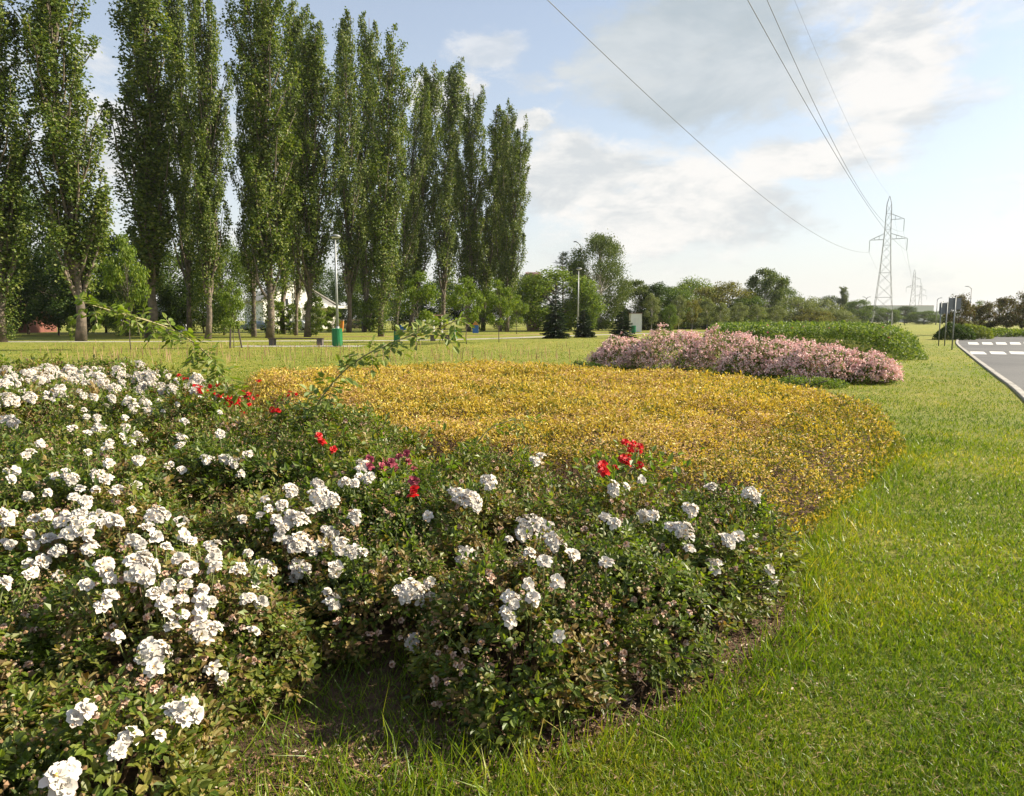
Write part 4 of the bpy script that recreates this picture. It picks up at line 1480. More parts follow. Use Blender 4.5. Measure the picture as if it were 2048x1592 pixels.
def broadleaf(seed, H, R, c0, nclump, per, lsize, shape=1.0, droop=0.0, trunk_r=.16):
    rg = np.random.default_rng(seed)
    tr = MB()
    cr = MB()
    zz = np.linspace(0, H * .8, 9)
    sw = np.cumsum(rg.normal(size=(9, 2)) * H * .008, 0)
    sw -= sw[0]
    tr.tube(np.c_[sw, zz], np.linspace(trunk_r, trunk_r * .18, 9), 8)
    zc, hz = (c0 + 1) / 2 * H, (1 - c0) / 2 * H
    for k in range(nclump):
        ct = rg.uniform(-1, 1)
        a = k * 2.39996 + rg.normal() * .3
        rr = math.sqrt(max(0, 1 - abs(ct) ** (2 * shape)))
        q = .55 + .45 * rg.random() ** .5
        c = np.array([math.cos(a) * rr * R * q, math.sin(a) * rr * R * q, zc + ct * hz * (.75 + .25 * q)])
        z0 = max(c[2] - .25 * H * rg.random() - .1 * H, H * c0 * .8)
        z0 = min(z0, H * .75)
        s = np.array([np.interp(z0, zz, sw[:, 0]), np.interp(z0, zz, sw[:, 1]), z0])
        tt = np.linspace(0, 1, 5)[:, None]
        tr.tube(s + (c - s) * tt + np.array([0, 0, .06 * H]) * tt * (1 - tt), np.linspace(trunk_r * .35, trunk_r * .05, 5), 5, 0, False)
        cs = R * (.24 + .18 * rg.random())
        m = int(per * 2.0 * (.6 + .8 * rg.random()))
        d = rdir(rg, m)
        rad = cs * rg.random(m) ** .45
        P = c + d * rad[:, None] * np.array([1.1, 1.1, .85])
        if droop:
            dz = rg.random(m) * droop * H
            P[:, 2] -= dz * (rad / cs)
            P[:, :2] = c[:2] + (P[:, :2] - c[:2]) * .85
            P[:, 2] = np.maximum(P[:, 2], .3 + .5 * rg.random(m))
            A = unit(rdir(rg, m) * .5 + np.array([0, 0, -1.0]))
        else:
            A = rdir(rg, m, -.2)
        N = unit(d * .7 + rdir(rg, m) * .7 + np.array([0, 0, .5]))
        leaves(cr, P, A, N, lsize * 1.15 * (.7 + .6 * rg.random(m)), lsize * .85, FOLD, 0)
    return tr.mesh('trunk', M['bark'], True), cr


TV = {}


def tree_var(key, *a, leaf='green_leaf', bark='bark', **k):
    tr, cr = broadleaf(*a, **k)
    tr.materials[0] = M[bark]
    TV[key] = (tr, cr.mesh('crown', [M[leaf]]), a[1], a[2])


# heights and radii here are in metres for the standing size of the model
tree_var('dark', 41, 12, 4.6, .12, 60, 110, .26, leaf='dark_leaf')
tree_var('dark2', 42, 12, 4.2, .08, 60, 110, .26, leaf='dark_leaf')
tree_var('round', 43, 9, 4.4, .06, 60, 110, .24, leaf='bright_leaf')
tree_var('green', 44, 9, 3.6, .08, 55, 100, .22, leaf='green_leaf')
tree_var('olive', 45, 7, 3.6, .05, 50, 100, .20, leaf='olive_leaf')
tree_var('silver', 46, 4.2, 1.4, .30, 30, 70, .13, leaf='silver_leaf', bark='pale_bark', trunk_r=.05)
tree_var('silverbush', 47, 5, 3.0, .03, 50, 90, .17, leaf='silver_leaf')
tree_var('birch', 48, 15, 4.4, .06, 120, 120, .19, 1.2, .10, leaf='birch_leaf', bark='pale_bark')
tree_var('birch2', 49, 11, 2.8, .05, 80, 110, .20, 1.2, .07, leaf='birch_leaf', bark='pale_bark')
tree_var('willow', 50, 11, 4.0, .25, 60, 150, .17, 1.2, .30, leaf='green_leaf')
tree_var('yellow', 51, 4.2, 1.3, .35, 26, 70, .13, leaf='olive_leaf', bark='pale_bark', trunk_r=.05)
tree_var('plum', 52, 4.0, 1.6, .22, 36, 80, .13, leaf='purple_leaf', trunk_r=.06)
tree_var('young', 53, 5.2, 1.5, .28, 26, 60, .16, leaf='bright_leaf', trunk_r=.05)
tree_var('columnar', 54, 9, 1.5, .05, 40, 90, .2, 1.6, leaf='dark_leaf')
tree_var('plum2', 55, 4.0, 1.5, .25, 34, 80, .13, leaf='purple_leaf', trunk_r=.06)

nt = 0


def add_tree(kind, px, top, wpx, Y, label, group=None, name='tree', rz=None):
    global nt
    nt += 1
    p = at(px, 700, Y)
    p[2] = 0
    H = at(px, top, Y)[2]
    tr, cr, h0, r0 = TV[kind]
    t = thing(name, label, 'tree', tuple(p), (nt * 1.7) % 6.28 if rz is None else rz, group)
    s = (wpx * Y / FPX / 2) / (r0 * 1.12)
    a = link('trunk', tr, t)
    b = link('crown', cr, t, kind='stuff')
    for o in (a, b):
        o.scale = (s, s, H / (h0 * 1.03))
    return t


GB = 'dark trees behind the poplars'
for kind, px, top, w, Y, lb in [
        ('dark', -20, 420, 170, 84, 'dark leafy tree behind the first poplar at the left edge'),
        ('dark', 20, 480, 150, 72, 'low dark tree closing the gap beside the first poplar'),
        ('dark2', 175, 520, 140, 70, 'low dark tree right behind the bare leaning trunk'),
        ('green', 255, 560, 110, 68, 'low green tree behind the staked young tree'),
        ('dark', 410, 540, 120, 84, 'dark tree behind the clean grey trunk'),
        ('dark2', 60, 372, 150, 78, 'dark leafy tree rising in the gap right of the edge poplar'),
        ('dark', 120, 500, 130, 72, 'low dark tree behind the leaning bare poplar trunk'),
        ('dark2', 215, 470, 150, 86, 'dark tree filling the gap behind the broad poplar'),
        ('dark', 300, 540, 130, 80, 'low dark tree behind the leafy skirted poplar'),
        ('green', 350, 500, 120, 84, 'green tree beside the small white outbuilding'),
        ('willow', 450, 470, 130, 74, 'weeping willow with hanging strands left of the white house'),
        ('dark', 640, 530, 90, 165, 'dark tree rising behind the white house roof'),
        ('dark2', 705, 545, 100, 150, 'dark tree right of the white house roof'),
        ('green', 740, 570, 100, 105, 'green tree behind the twin peaked poplars'),
        ('dark', 800, 545, 120, 125, 'dark tree behind the single short poplar trunk'),
        ('dark2', 880, 560, 110, 128, 'dark tree behind the play frame'),
        ('dark', 945, 575, 110, 130, 'dark tree behind the blue and orange play box'),
        ('green', 1005, 580, 90, 122, 'green tree behind the right end of the poplar row')]:
    add_tree(kind, px, top, w, Y, lb, GB)

GR = 'trees beyond the lawn right of the poplars'
for kind, px, top, w, Y, lb in [
        ('dark', 1058, 552, 80, 128, 'dark tree next to the last poplar, under the red roof'),
        ('round', 1108, 546, 140, 100, 'broad rounded bright green tree behind the tallest spruce'),
        ('green', 1165, 578, 66, 98, 'green bushy tree behind the white lamp pole'),
        ('birch', 1196, 464, 96, 108, 'tallest birch with drooping twigs, standing above its neighbours'),
        ('birch2', 1272, 556, 70, 112, 'small birch right of the tallest one'),
        ('dark2', 1312, 568, 64, 110, 'dark tree behind the young pale trunks'),
        ('green', 1345, 575, 70, 120, 'mid green tree left of the white spire'),
        ('round', 1384, 562, 84, 140, 'pale rounded tree behind the white spire'),
        ('olive', 1440, 568, 104, 128, 'yellowish olive tree between spire and tall birch'),
        ('green', 1490, 592, 60, 125, 'small green tree left of the second tall birch'),
        ('birch2', 1528, 531, 66, 132, 'second tall birch, standing alone further right'),
        ('green', 1558, 575, 60, 140, 'green tree leaning on the second tall birch'),
        ('silverbush', 1592, 596, 84, 120, 'grey green bushy tree right of the second tall birch'),
        ('silverbush', 1640, 598, 74, 128, 'grey green bushy tree further right, in front of dark trees'),
        ('dark', 1662, 594, 70, 230, 'dark broad tree far off left of the small dark poplar'),
        ('green', 1712, 600, 50, 220, 'far green tree right of the small dark columnar poplar'),
        ('dark2', 1735, 612, 60, 260, 'far dark tree left of the pylon foot'),
        ('green', 1770, 617, 50, 240, 'far green bush under the pylon'),
        ('dark2', 1805, 613, 44, 270, 'far dark tree right of the pylon foot'),
        ('green', 1845, 622, 60, 260, 'far low tree left of the road signs'),
        ('dark', 1880, 622, 50, 270, 'far low dark tree behind the road signs')]:
    add_tree(kind, px, top, w * (1.3 if Y < 200 else 1.15), Y, lb, GR)

for kind, px, top, w, Y, lb in [
        ('silverbush', 1288, 622, 70, 112, 'low bush right of the white hut'),
        ('olive', 1325, 628, 60, 118, 'low yellowish bush under the dark tree behind the young stems'),
        ('silverbush', 1368, 624, 70, 122, 'low bush at the foot of the pale rounded tree'),
        ('green', 1410, 620, 70, 124, 'low green bush left of the olive tree'),
        ('silverbush', 1458, 624, 76, 118, 'low grey green bush at the foot of the olive tree'),
        ('green', 1500, 622, 66, 116, 'low green bush left of the foot of the second tall birch'),
        ('silverbush', 1540, 618, 76, 118, 'low grey green bush under the second tall birch'),
        ('olive', 1615, 620, 80, 116, 'low olive bush before the grey green bushes'),
        ('silverbush', 1668, 622, 70, 124, 'low grey green bush at the right end of the tree belt')]:
    add_tree(kind, px, top, w * 1.25, Y, lb, 'low bushes along the tree belt', name='bush')


GY = 'young pale trees in a row on the lawn'
for kind, px, top, w, Y, lb in [
        ('silver', 1302, 588, 34, 92, 'young grey green tree left of its row, near the white hut'),
        ('green', 1338, 610, 30, 86, 'young round tree on a dark stem left of the pale trunks'),
        ('silver', 1356, 592, 34, 96, 'young grey green tree on a thin stem left of the white spire'),
        ('yellow', 1383, 600, 32, 92, 'young yellowing tree on a white trunk below the spire'),
        ('silver', 1412, 598, 34, 98, 'young grey green tree just right of the yellowing one'),
        ('silver', 1438, 606, 38, 92, 'young spreading grey green tree fourth along the row'),
        ('silver', 1476, 606, 40, 98, 'young grey green tree before the olive tree'),
        ('silver', 1512, 610, 36, 102, 'last young grey green tree, below the second tall birch'),
        ('silver', 1548, 612, 40, 108, 'young grey green tree right of the second tall birch')]:
    add_tree(kind, px, top, w, Y, lb, GY)

GP = 'purple leaved trees beyond the road'
for i, (px, top, w, Y, lb) in enumerate([
        (1912, 590, 56, 74, 'purple leaved tree directly behind the road sign panels'),
        (1945, 612, 50, 78, 'purple leaved tree, second right of the road signs'),
        (1975, 604, 56, 76, 'purple leaved tree with a rounded crown, third from the signs'),
        (2008, 596, 56, 80, 'purple leaved tree with upright twigs near the picture edge'),
        (2040, 584, 58, 74, 'tallest purple leaved tree at the right picture edge'),
        (2075, 592, 60, 76, 'purple leaved tree cut by the right picture edge')]):
    add_tree(('plum', 'plum2')[i % 2], px, top, w, Y, lb, GP)
add_tree('young', 1950, 602, 30, 84, 'lime green young tree between two purple ones', None)

tree_var('sucker', 57, 4, 1.0, .03, 26, 60, .17, leaf='bright_leaf', trunk_r=.05)
for px, base, top, w, lb in [
        (557, 668, 598, 44, 'leafy sucker growth at the foot of the trunks left of the garage'),
        (632, 669, 590, 46, 'leafy sucker growth in front of the white house wall near the lamp'),
        (588, 668, 604, 36, 'leafy sucker growth hiding the house window between two trunks'),
        (668, 668, 610, 34, 'leafy sucker growth behind the nearest green bin'),
        (741, 664, 592, 34, 'leafy sucker growth between the trunks right of the lamp'),
        (303, 672, 606, 30, 'leafy sucker growth at the foot of the skirted poplar'),
        (148, 680, 630, 22, 'leafy sucker growth left of the bare leaning trunk'),
        (960, 662, 600, 30, 'leafy sucker growth by the third poplar from the right end')]:
    add_tree('sucker', px, top, w, G(px, base)[1] - .8, lb, 'leafy suckers at the poplar feet', name='poplar_shoot')

GM = 'young trees planted on the near lawn'
for px, base, top, w, lb in [
        (262, 699, 470, 76, 'thin young tree on a stake in front of the broad poplars'),
        (468, 696, 560, 50, 'young tree tied between three wooden stakes'),
        (838, 684, 545, 78, 'bushy young maple left of the play frame'),
        (933, 688, 555, 74, 'young maple on a thin dark stem right of the second green bin'),
        (998, 685, 560, 60, 'young maple on the thinnest stem near the end of the poplars'),
        (1033, 668, 590, 46, 'low bright green sapling at the foot of the last poplar')]:
    Y = G(px, base)[1]
    add_tree('young', px, top, w, Y, lb, GM)
# three stakes round one of them
g = G(468, 696)
for k in range(3):
    a = k * 2.1 + .4
    mb = MB()
    mb.tube([(math.cos(a) * .42, math.sin(a) * .42, 0), (math.cos(a) * .22, math.sin(a) * .22, 1.55)], .045, 6)
    o = link('tree_stake', mb.mesh('tree_stake', M['bench_wood']), None, tuple(g))
    tag(o, 'brown wooden stake beside the tied young tree', 'stake', 'three stakes round the young tree')


def spruce(label, px, base, top, wpx, seed):
    rg = np.random.default_rng(seed)
    p = G(px, base)
    Y = p[1]
    H = at(px, top, Y)[2]
    R = wpx * Y / FPX / 2
    t = thing('spruce_tree', label, 'tree', tuple(p), 0, 'small spruces on the lawn')
    tr = MB()
    tr.tube([(0, 0, 0), (0, 0, H * .5), (0, 0, H)], [.09, .05, .01], 7)
    cr = MB()
    n = 0
    for z in np.arange(.10, H * .97, .20):
        f = z / H
        rr = R * 1.12 * (1 - f) ** .75 + .06
        k = max(4, int(11 * (1 - f) + 4))
        for j in range(k):
            a = j * 2 * math.pi / k + rg.random()
            L = rr * (.75 + .35 * rg.random())
            e = np.array([math.cos(a) * L, math.sin(a) * L, -.10 * L + .12 * rg.normal() * L])
            s = np.array([0, 0, z])
            tr.tube([s, s + e * .5 + np.array([0, 0, .03]), s + e], [.018, .012, .004], 4, 0, False)
            m = int(62 * L / R + 22)
            u = rg.random(m) ** .7
            P = s + e * u[:, None] + rg.normal(size=(m, 3)) * np.array([.05, .05, .04]) * (1.2 - u[:, None])
            side = unit(np.cross(e, [0, 0, 1.0]))
            A = unit(e)[None] * .8 + side[None] * rg.choice([-1, 1], m)[:, None] * .8 + rg.normal(size=(m, 3)) * .2
            leaves(cr, P, A, unit(rdir(rg, m) * .6 + np.array([0, 0, 1])), .20 * (.7 + .6 * rg.random(m)), .05, FOLD, 0)
    part('trunk', tr, M['bark'], t, True)
    part('crown', cr, [M['needle']], t, kind='stuff')


spruce('tallest spruce, left of the three on the lawn', 1111, 677, 588, 54, 1)
spruce('middle spruce, in front of the white lamp pole', 1168, 675, 618, 38, 2)
spruce('right bushy spruce in front of the white hut', 1244, 676, 622, 50, 3)


def pine(label, px, top, wpx, Y):
    rg = np.random.default_rng(8)
    p = at(px, 700, Y)
    p[2] = 0
    H = at(px, top, Y)[2]
    R = wpx * Y / FPX / 2
    t = thing('pine_tree', label, 'tree', tuple(p))
    tr, cr = MB(), MB()
    tr.tube([(0, 0, 0), (.1, 0, H * .5), (0, 0, H)], [.2, .14, .03], 7)
    for z in np.arange(H * .45, H * .98, .8):
        for j in range(6):
            a = rg.random() * 6.28
            L = R * (1.1 - .6 * (z / H)) * (.5 + .6 * rg.random())
            e = np.array([math.cos(a) * L, math.sin(a) * L, .35 * L])
            s = np.array([0, 0, z])
            tr.tube([s, s + e * .6, s + e], [.04, .03, .01], 4, 0, False)
            m = 60
            P = s + e * (.4 + .6 * rg.random((m, 1))) + rg.normal(size=(m, 3)) * .16
            leaves(cr, P, rdir(rg, m, .4), rdir(rg, m), .3, .07, FOLD, 0)
    part('trunk', tr, M['bark'], t, True)
    part('crown', cr, [M['needle']], t, kind='stuff')


pine('open crowned dark pine left of the tallest birch', 1124, 506, 56, 130)

# ------------------------------------------------------------------ pylons and cables
def pylon(name_label, x, y, H, rz, thick=.042, width=4.4):
    t = thing('pylon', name_label, 'pylon', (x, y, 0), rz, 'power line pylons')
    legs, brace, arms = MB(), MB(), MB()

    def wid(z):
        return np.interp(z / H, [0, .45, .72, .95, 1], [width, width * .5, width * .30, width * .22, .12]) / 2
    lv = [0, .12, .23, .33, .42, .50, .57, .63, .69, .75, .81, .87, .94, 1.0]
    for sx, sy in ((1, 1), (-1, 1), (-1, -1), (1, -1)):
        zs = np.array(lv) * H
        legs.tube([(sx * wid(z), sy * wid(z), z) for z in zs], thick, 4)
    C4 = ((1, 1), (-1, 1), (-1, -1), (1, -1))
    for i in range(len(lv) - 2):
        z0, z1 = lv[i] * H, lv[i + 1] * H
        for k in range(4):
            a, b = C4[k], C4[(k + 1) % 4]
            p0, p1 = (a[0] * wid(z0), a[1] * wid(z0), z0), (b[0] * wid(z1), b[1] * wid(z1), z1)
            q0, q1 = (b[0] * wid(z0), b[1] * wid(z0), z0), (a[0] * wid(z1), a[1] * wid(z1), z1)
            brace.tube([p0, p1], thick * .5, 4)
            brace.tube([q0, q1], thick * .5, 4)
            if i in (1, 3, 6, 8, 10):
                brace.tube([(a[0] * wid(z1), a[1] * wid(z1), z1), (b[0] * wid(z1), b[1] * wid(z1), z1)], thick * .6, 4)
    part('leg_frame', legs, M['pylon_steel'], t)
    part('bracing', brace, M['pylon_steel'], t)
    tips = []
    for (zf, sgn, ln) in ((.675, -1, 3.69), (.675, 1, 4.16), (.823, 1, 3.28)):
        z = zf * H
        w = wid(z)
        arm = MB()
        tip = np.array([sgn * ln, 0, z])
        for sy in (1, -1):
            arm.tube([(sgn * w, sy * w, z), tip], thick * .8, 4)
            arm.tube([(sgn * w, sy * w, z + H * .043), tip], thick * .8, 4)
            for f in (.33, .66):
                a = np.array([sgn * w, sy * w, z]) * (1 - f) + tip * f
                b = np.array([sgn * w, sy * w, z + H * .043]) * (1 - f) + tip * f
                arm.tube([a, b], thick * .5, 4)
        part('cross_arm', arm, M['pylon_steel'], t)
        ins = MB()
        for k in range(8):
            ins.lathe([(.03, 0), (.13, .02), (.13, .06), (.03, .10)], 8, 0, (tip[0], 0, z - .35 - k * .28))
        ins.tube([(tip[0], 0, z), (tip[0], 0, z - 2.85)], .05, 5)
        part('insulator', ins, M['glass_insulator'], t)
        tips.append((tip[0], z - 2.85))
    return t, tips


LANG = R_(32.757)
UX, UY = math.sin(LANG), math.cos(LANG)
NX, NY = UY, -UX
PC = (88.93, 165.0)
PH = 30.6
pyl, tips = pylon('nearest lattice power pylon, tall above the green hedge', PC[0], PC[1], PH, -LANG)
for k, (px, H, D, lb) in enumerate([(1823, 30.6, 400, 'second power pylon, small and pale behind the nearest'), (1838, 30.6, 545, 'third power pylon, tiny beside the second')]):
    p = at(px, 640, D)
    pylon(lb, p[0], p[1], H, -LANG, .06, 4.6)

WIRES = [('lone overhead cable crossing the sky left of the others', tips[0], (-0.08718, .000553), 40),
         ('overhead cable to the lower right arm, left one of the close pair', tips[1], (-0.0473, .000358), 40),
         ('overhead cable to the upper right arm, right one of the close pair', tips[2], (-0.11894, .000823), 40),
         ('thin faint earth wire to the pylon top, rightmost cable', (0.0, PH), (-0.05458, .000548), 40)]
for lb, (ax, az_), (c1, c2), _ in WIRES:
    mb = MB()
    s = np.linspace(0, 235, 60)
    P = np.stack([PC[0] + NX * ax - UX * s, PC[1] + NY * ax - UY * s, az_ + c1 * s + c2 * s * s], 1)
    mb.tube(P, .022 if 'earth' not in lb else .011, 5)
    o = link('power_cable', mb.mesh('power_cable', M['cable'], True))
    tag(o, lb, 'cable', 'overhead power cables')
# spans on to the second pylon
p2 = at(1823, 640, 400)
for lb, (ax, az_), _, _ in WIRES:
    a = np.array([PC[0] + NX * ax, PC[1] + NY * ax, az_])
    b = np.array([p2[0] + NX * ax, p2[1] + NY * ax, az_])
    tt = np.linspace(0, 1, 24)[:, None]
    P = a + (b - a) * tt - np.array([0, 0, 1]) * 4 * 6.0 * tt * (1 - tt)
    mb = MB()
    mb.tube(P, .012, 4)
    o = link('power_cable', mb.mesh('power_cable', M['cable'], True))
    tag(o, 'far span of cable beyond the nearest pylon, hung from its ' + ('pylon top' if ax == 0 else 'left arm' if ax < 0 else 'lower right arm' if az_ < PH * .65 else 'upper right arm'), 'cable', 'far spans of the power line')

# ------------------------------------------------------------------ lamps, bins, benches, signs
def park_lamp(label, x, y, H):
    t = thing('park_lamp', label, 'lamp post', (x, y, 0), .2, 'park lamps on the lawn')
    mb = MB()
    mb.tube([(0, 0, 0), (0, 0, 1.2)], [.12, .11], 12)
    mb.tube([(0, 0, 1.2), (0, 0, H - .12)], [.088, .055], 12)
    part('pole', mb, M['lamp_steel'], t, True)
    hd = MB()
    hd.lathe([(.05, -.16), (.10, -.10), (.32, -.02), (.33, .04), (.22, .12), (.05, .16)], 16, 0, (.04, 0, H))
    part('lamp_head', hd, M['steel'], t, True)
    gl = MB()
    gl.lathe([(.02, -.06), (.24, -.05), (.26, -.015)], 14, 0, (.04, 0, H - .03))
    part('diffuser', gl, M['white_paint'], t, True)


g = G(673, 690)
park_lamp('tall grey park lamp beside the nearest green bin', g[0], g[1] + .4, at(665, 472, g[1])[2])
g = at(1156, 640, 73)
park_lamp('park lamp with white pole behind the middle spruce', g[0], g[1], at(1154, 538, 73)[2])


def street_lamp(label, px, top, Y, arm, double=False):
    p = at(px, 700, Y)
    H = at(px, top, Y)[2]
    t = thing('street_lamp', label, 'street lamp', (p[0], p[1], 0), 0, 'street lamps far beyond the lawn')
    mb = MB()
    r = .07 + Y * .0003
    mb.tube([(0, 0, 0), (0, 0, H * .95)], [r * 1.3, r * .8], 8)
    for sg in ((1, -1) if double else (1,)):
        mb.tube([(0, 0, H * .94), (arm * sg * .5, 0, H * .985), (arm * sg, 0, H)], r * .7, 6)
    part('pole', mb, M['steel'], t, True)
    for sg in ((1, -1) if double else (1,)):
        hd = MB()
        hd.box((min(arm * sg, arm * sg * 1.6), -.16, H - .03), (max(arm * sg, arm * sg * 1.6), .16, H + .13))
        part('lamp_head', hd, M['steel'], t)


street_lamp('street lamp with its arm poking out left of the tallest birch', 1160, 484, 118, -.8)
street_lamp('small street lamp head above the trees right of the second birch', 1583, 575, 210, -1.0)
street_lamp('far double armed street lamp left of the pylon', 1727, 594, 250, .9, True)
street_lamp('far street lamp right of the pylon foot', 1868, 596, 240, .9)
street_lamp('street lamp above the purple trees', 1934, 573, 210, -1.2)


def bin_(label, px, base, top, wpx):
    p = G(px, base)
    H = at(px, top, p[1])[2]
    R = wpx * p[1] / FPX / 2
    t = thing('litter_bin', label, 'litter bin', tuple(p), 0, 'green litter bins in the park')
    mb = MB()
    n = 24
    mb.lathe([(R * .90, .04), (R * .96, .10), (R, H * .5), (R * .98, H * .9), (R * .98, H * .93)], n)
    part('body', mb, M['green_bin'], t)
    rim = MB()
    rim.lathe([(R * .99, H * .93), (R * 1.05, H * .94), (R * 1.05, H * .985), (R * .9, H), (R * .78, H), (R * .75, H * .9)], n)
    part('rim', rim, M['green_bin'], t)
    for k in range(16):
        a = k * math.pi / 8
        sl = MB()
        sl.box((-.035 * R / .3, -.008, .08), (.035 * R / .3, .012, H * .92), 0, Matrix.Translation((math.cos(a) * R, math.sin(a) * R, 0)) @ Matrix.Rotation(a + math.pi / 2, 4, 'Z'))
        part('slat', sl, M['green_bin'], t)
    b = MB()
    b.lathe([(R * .7, 0), (R * .7, .05)], 16)
    part('foot', b, M['concrete'], t)


bin_('nearest green litter bin at the foot of the park lamp', 675, 693, 657, 20)
bin_('green litter bin right of the second bench', 908, 680, 659, 13)
bin_('green litter bin half hidden behind the arching rose shoot', 794, 684, 663, 12)
bin_('small green litter bin in front of the white hut', 1267, 666, 651, 9)


def bench(label, px, base, length, rz):
    p = G(px, base)
    t = thing('park_bench', label, 'bench', tuple(p), rz, 'backless benches by the path')
    for sx in (-1, 1):
        lg = MB()
        lg.box((sx * (length / 2 - .22) - .17, -.22, 0), (sx * (length / 2 - .22) + .17, .22, .40))
        part('leg', lg, M['dark_stone'], t)
    for k in range(4):
        sl = MB()
        y0 = -.24 + k * .123
        sl.box((-length / 2, y0, .405), (length / 2, y0 + .105, .475))
        part('slat', sl, M['bench_wood'], t)


bench('long dark backless bench on concrete legs left of the park lamp', 593, 691, 3.45, .03)
bench('short backless bench near the second green bin', 880, 682, 1.55, .25)


def road_sign(label, pxs, base, xl, xr, yt, yb, ytop):
    p = G(pxs[0], base[0])
    D = p[1]
    t = thing('road_sign', label, 'road sign', (p[0], p[1], 0), 0, 'road signs seen from behind')
    zt = at(pxs[0], ytop, D)[2]
    for px, bs in zip(pxs, base):
        q = at(px, 640, D)
        po = MB()
        po.tube([(q[0] - p[0], .0, 0), (q[0] - p[0], .0, zt)], .034, 8)
        part('post', po, M['steel'], t, True)
    x0, x1 = at(xl, 640, D)[0] - p[0], at(xr, 640, D)[0] - p[0]
    z0, z1 = at(xl, yb, D)[2], at(xl, yt, D)[2]
    pn = MB()
    pn.box((x0, .045, z0), (x1, .065, z1))
    part('panel', pn, M['sign_back'], t)
    for z in (z0 + .15 * (z1 - z0), z0 + .8 * (z1 - z0)):
        cl_ = MB()
        cl_.box((x0 + .04, .035, z - .02), (x1 - .04, .044, z + .02))
        part('bracket', cl_, M['steel'], t)


road_sign('grey road sign back on two posts, lower and further left', (1880.5, 1892.5), (691.7, 694.8), 1878, 1900, 606, 627, 604)
road_sign('grey road sign back on a single post, higher and further right', (1908,), (699.6,), 1896, 1921, 596, 619, 594)

# ------------------------------------------------------------------ buildings and cars
def house():
    D = 118.0
    p0 = at(505, 700, D)
    p1 = at(672, 700, D)
    x0, x1 = p0[0], p1[0]
    W = x1 - x0
    He = at(505, 600, D)[2]
    Ha = at(575, 556, D)[2]
    t = thing('white_house', 'white rendered house with porch behind the poplar trunks', 'house', (x0, D + 6, 0), R_(42))
    xa = at(575, 560, D)[0] - x0
    wl = MB()
    dep = 9
    f = [(0, 0, 0), (W, 0, 0), (W, 0, He * .86), (xa, 0, Ha), (0, 0, He)]
    b = [(x, dep, z) for x, _, z in f]
    wl.add(f + b, [(0, 1, 2, 3, 4), ])
    wl.F.append((np.array([(5, 9, 8, 7, 6)]), 0))
    wl.F.append((np.array([(0, 5, 6, 1), (1, 6, 7, 2), (4, 9, 5, 0)]), 0))
    part('wall', wl, M['white_wall'], t)
    for (a, c) in (((-.5, He - .1), (xa, Ha + .05)), ((xa, Ha + .05), (W + .5, He * .86 - .12))):
        rf = MB()
        q = [(a[0], -.5, a[1] + .04), (c[0], -.5, c[1] + .04), (c[0], dep + .3, c[1] + .04), (a[0], dep + .3, a[1] + .04)]
        q2 = [(x, y, z + .16) for x, y, z in q]
        rf.add(q + q2, [(0, 3, 2, 1), (4, 5, 6, 7), (0, 1, 5, 4), (1, 2, 6, 5), (2, 3, 7, 6), (3, 0, 4, 7)])
        part('roof', rf, M['concrete'], t)

    def win(xl, xr, yt, yb, nm='window'):
        a, c = at(xl, yb, D), at(xr, yt, D)
        fr = MB()
        fr.box((a[0] - x0, -.06, a[2]), (c[0] - x0, .02, c[2]))
        o = part(nm, fr, M['dark_glass'] if nm == 'window' else M['concrete'], t)
        if nm == 'window':
            f2 = MB()
            for lo, hi in (((a[0] - x0 - .08, -.09, a[2] - .08), (a[0] - x0, .0, c[2] + .08)), ((c[0] - x0, -.09, a[2] - .08), (c[0] - x0 + .08, .0, c[2] + .08)),
                           ((a[0] - x0, -.09, c[2]), (c[0] - x0, .0, c[2] + .08)), ((a[0] - x0, -.12, a[2] - .08), (c[0] - x0, .0, a[2]))):
                f2.box(lo, hi)
            part('frame', f2, M['white_paint'], o)
    win(568, 574, 596, 618)
    win(549, 555, 594, 612)
    win(644, 654, 620, 635)
    win(590, 606, 612, 650, 'garage_door')
    pr = MB()
    a, c = at(622, 614, D), at(686, 609, D)
    pr.box((a[0] - x0, -3.2, a[2]), (c[0] - x0, -.0, c[2] + .05))
    part('porch_roof', pr, M['white_paint'], t)
    po = MB()
    po.tube([(c[0] - x0 - .3, -3.0, 0), (c[0] - x0 - .3, -3.0, a[2])], .07, 8)
    part('porch_post', po, M['white_paint'], t, True)


house()


def block(name, label, cat, xl, xr, top, D, dep, wallm, roofm=None, group=None, z0=0.0, pitch=0.0):
    a, c = at(xl, top, D), at(xr, top, D)
    W = c[0] - a[0]
    H = a[2]
    t = thing(name, label, cat, (a[0], D, 0), 0, group)
    mb = MB()
    mb.box((0, 0, z0), (W, dep, H))
    part('wall', mb, wallm, t)
    rf = MB()
    if pitch:
        q = [(-.3, -.3, H + .003), (W + .3, -.3, H + .003), (W + .3, dep + .3, H + .003), (-.3, dep + .3, H + .003), (-.3, dep / 2, H + pitch), (W + .3, dep / 2, H + pitch)]
        rf.add(q, [(0, 1, 5, 4), (2, 3, 4, 5)])
        rf.F.append((np.array([(1, 2, 5), (3, 0, 4)]), 0))
        rf.F.append((np.array([(0, 3, 2, 1)]), 0))
    else:
        rf.box((-.08, -.08, H), (W + .08, dep + .08, H + .1))
    part('roof', rf, roofm or M['concrete'], t)
    return t, W, H


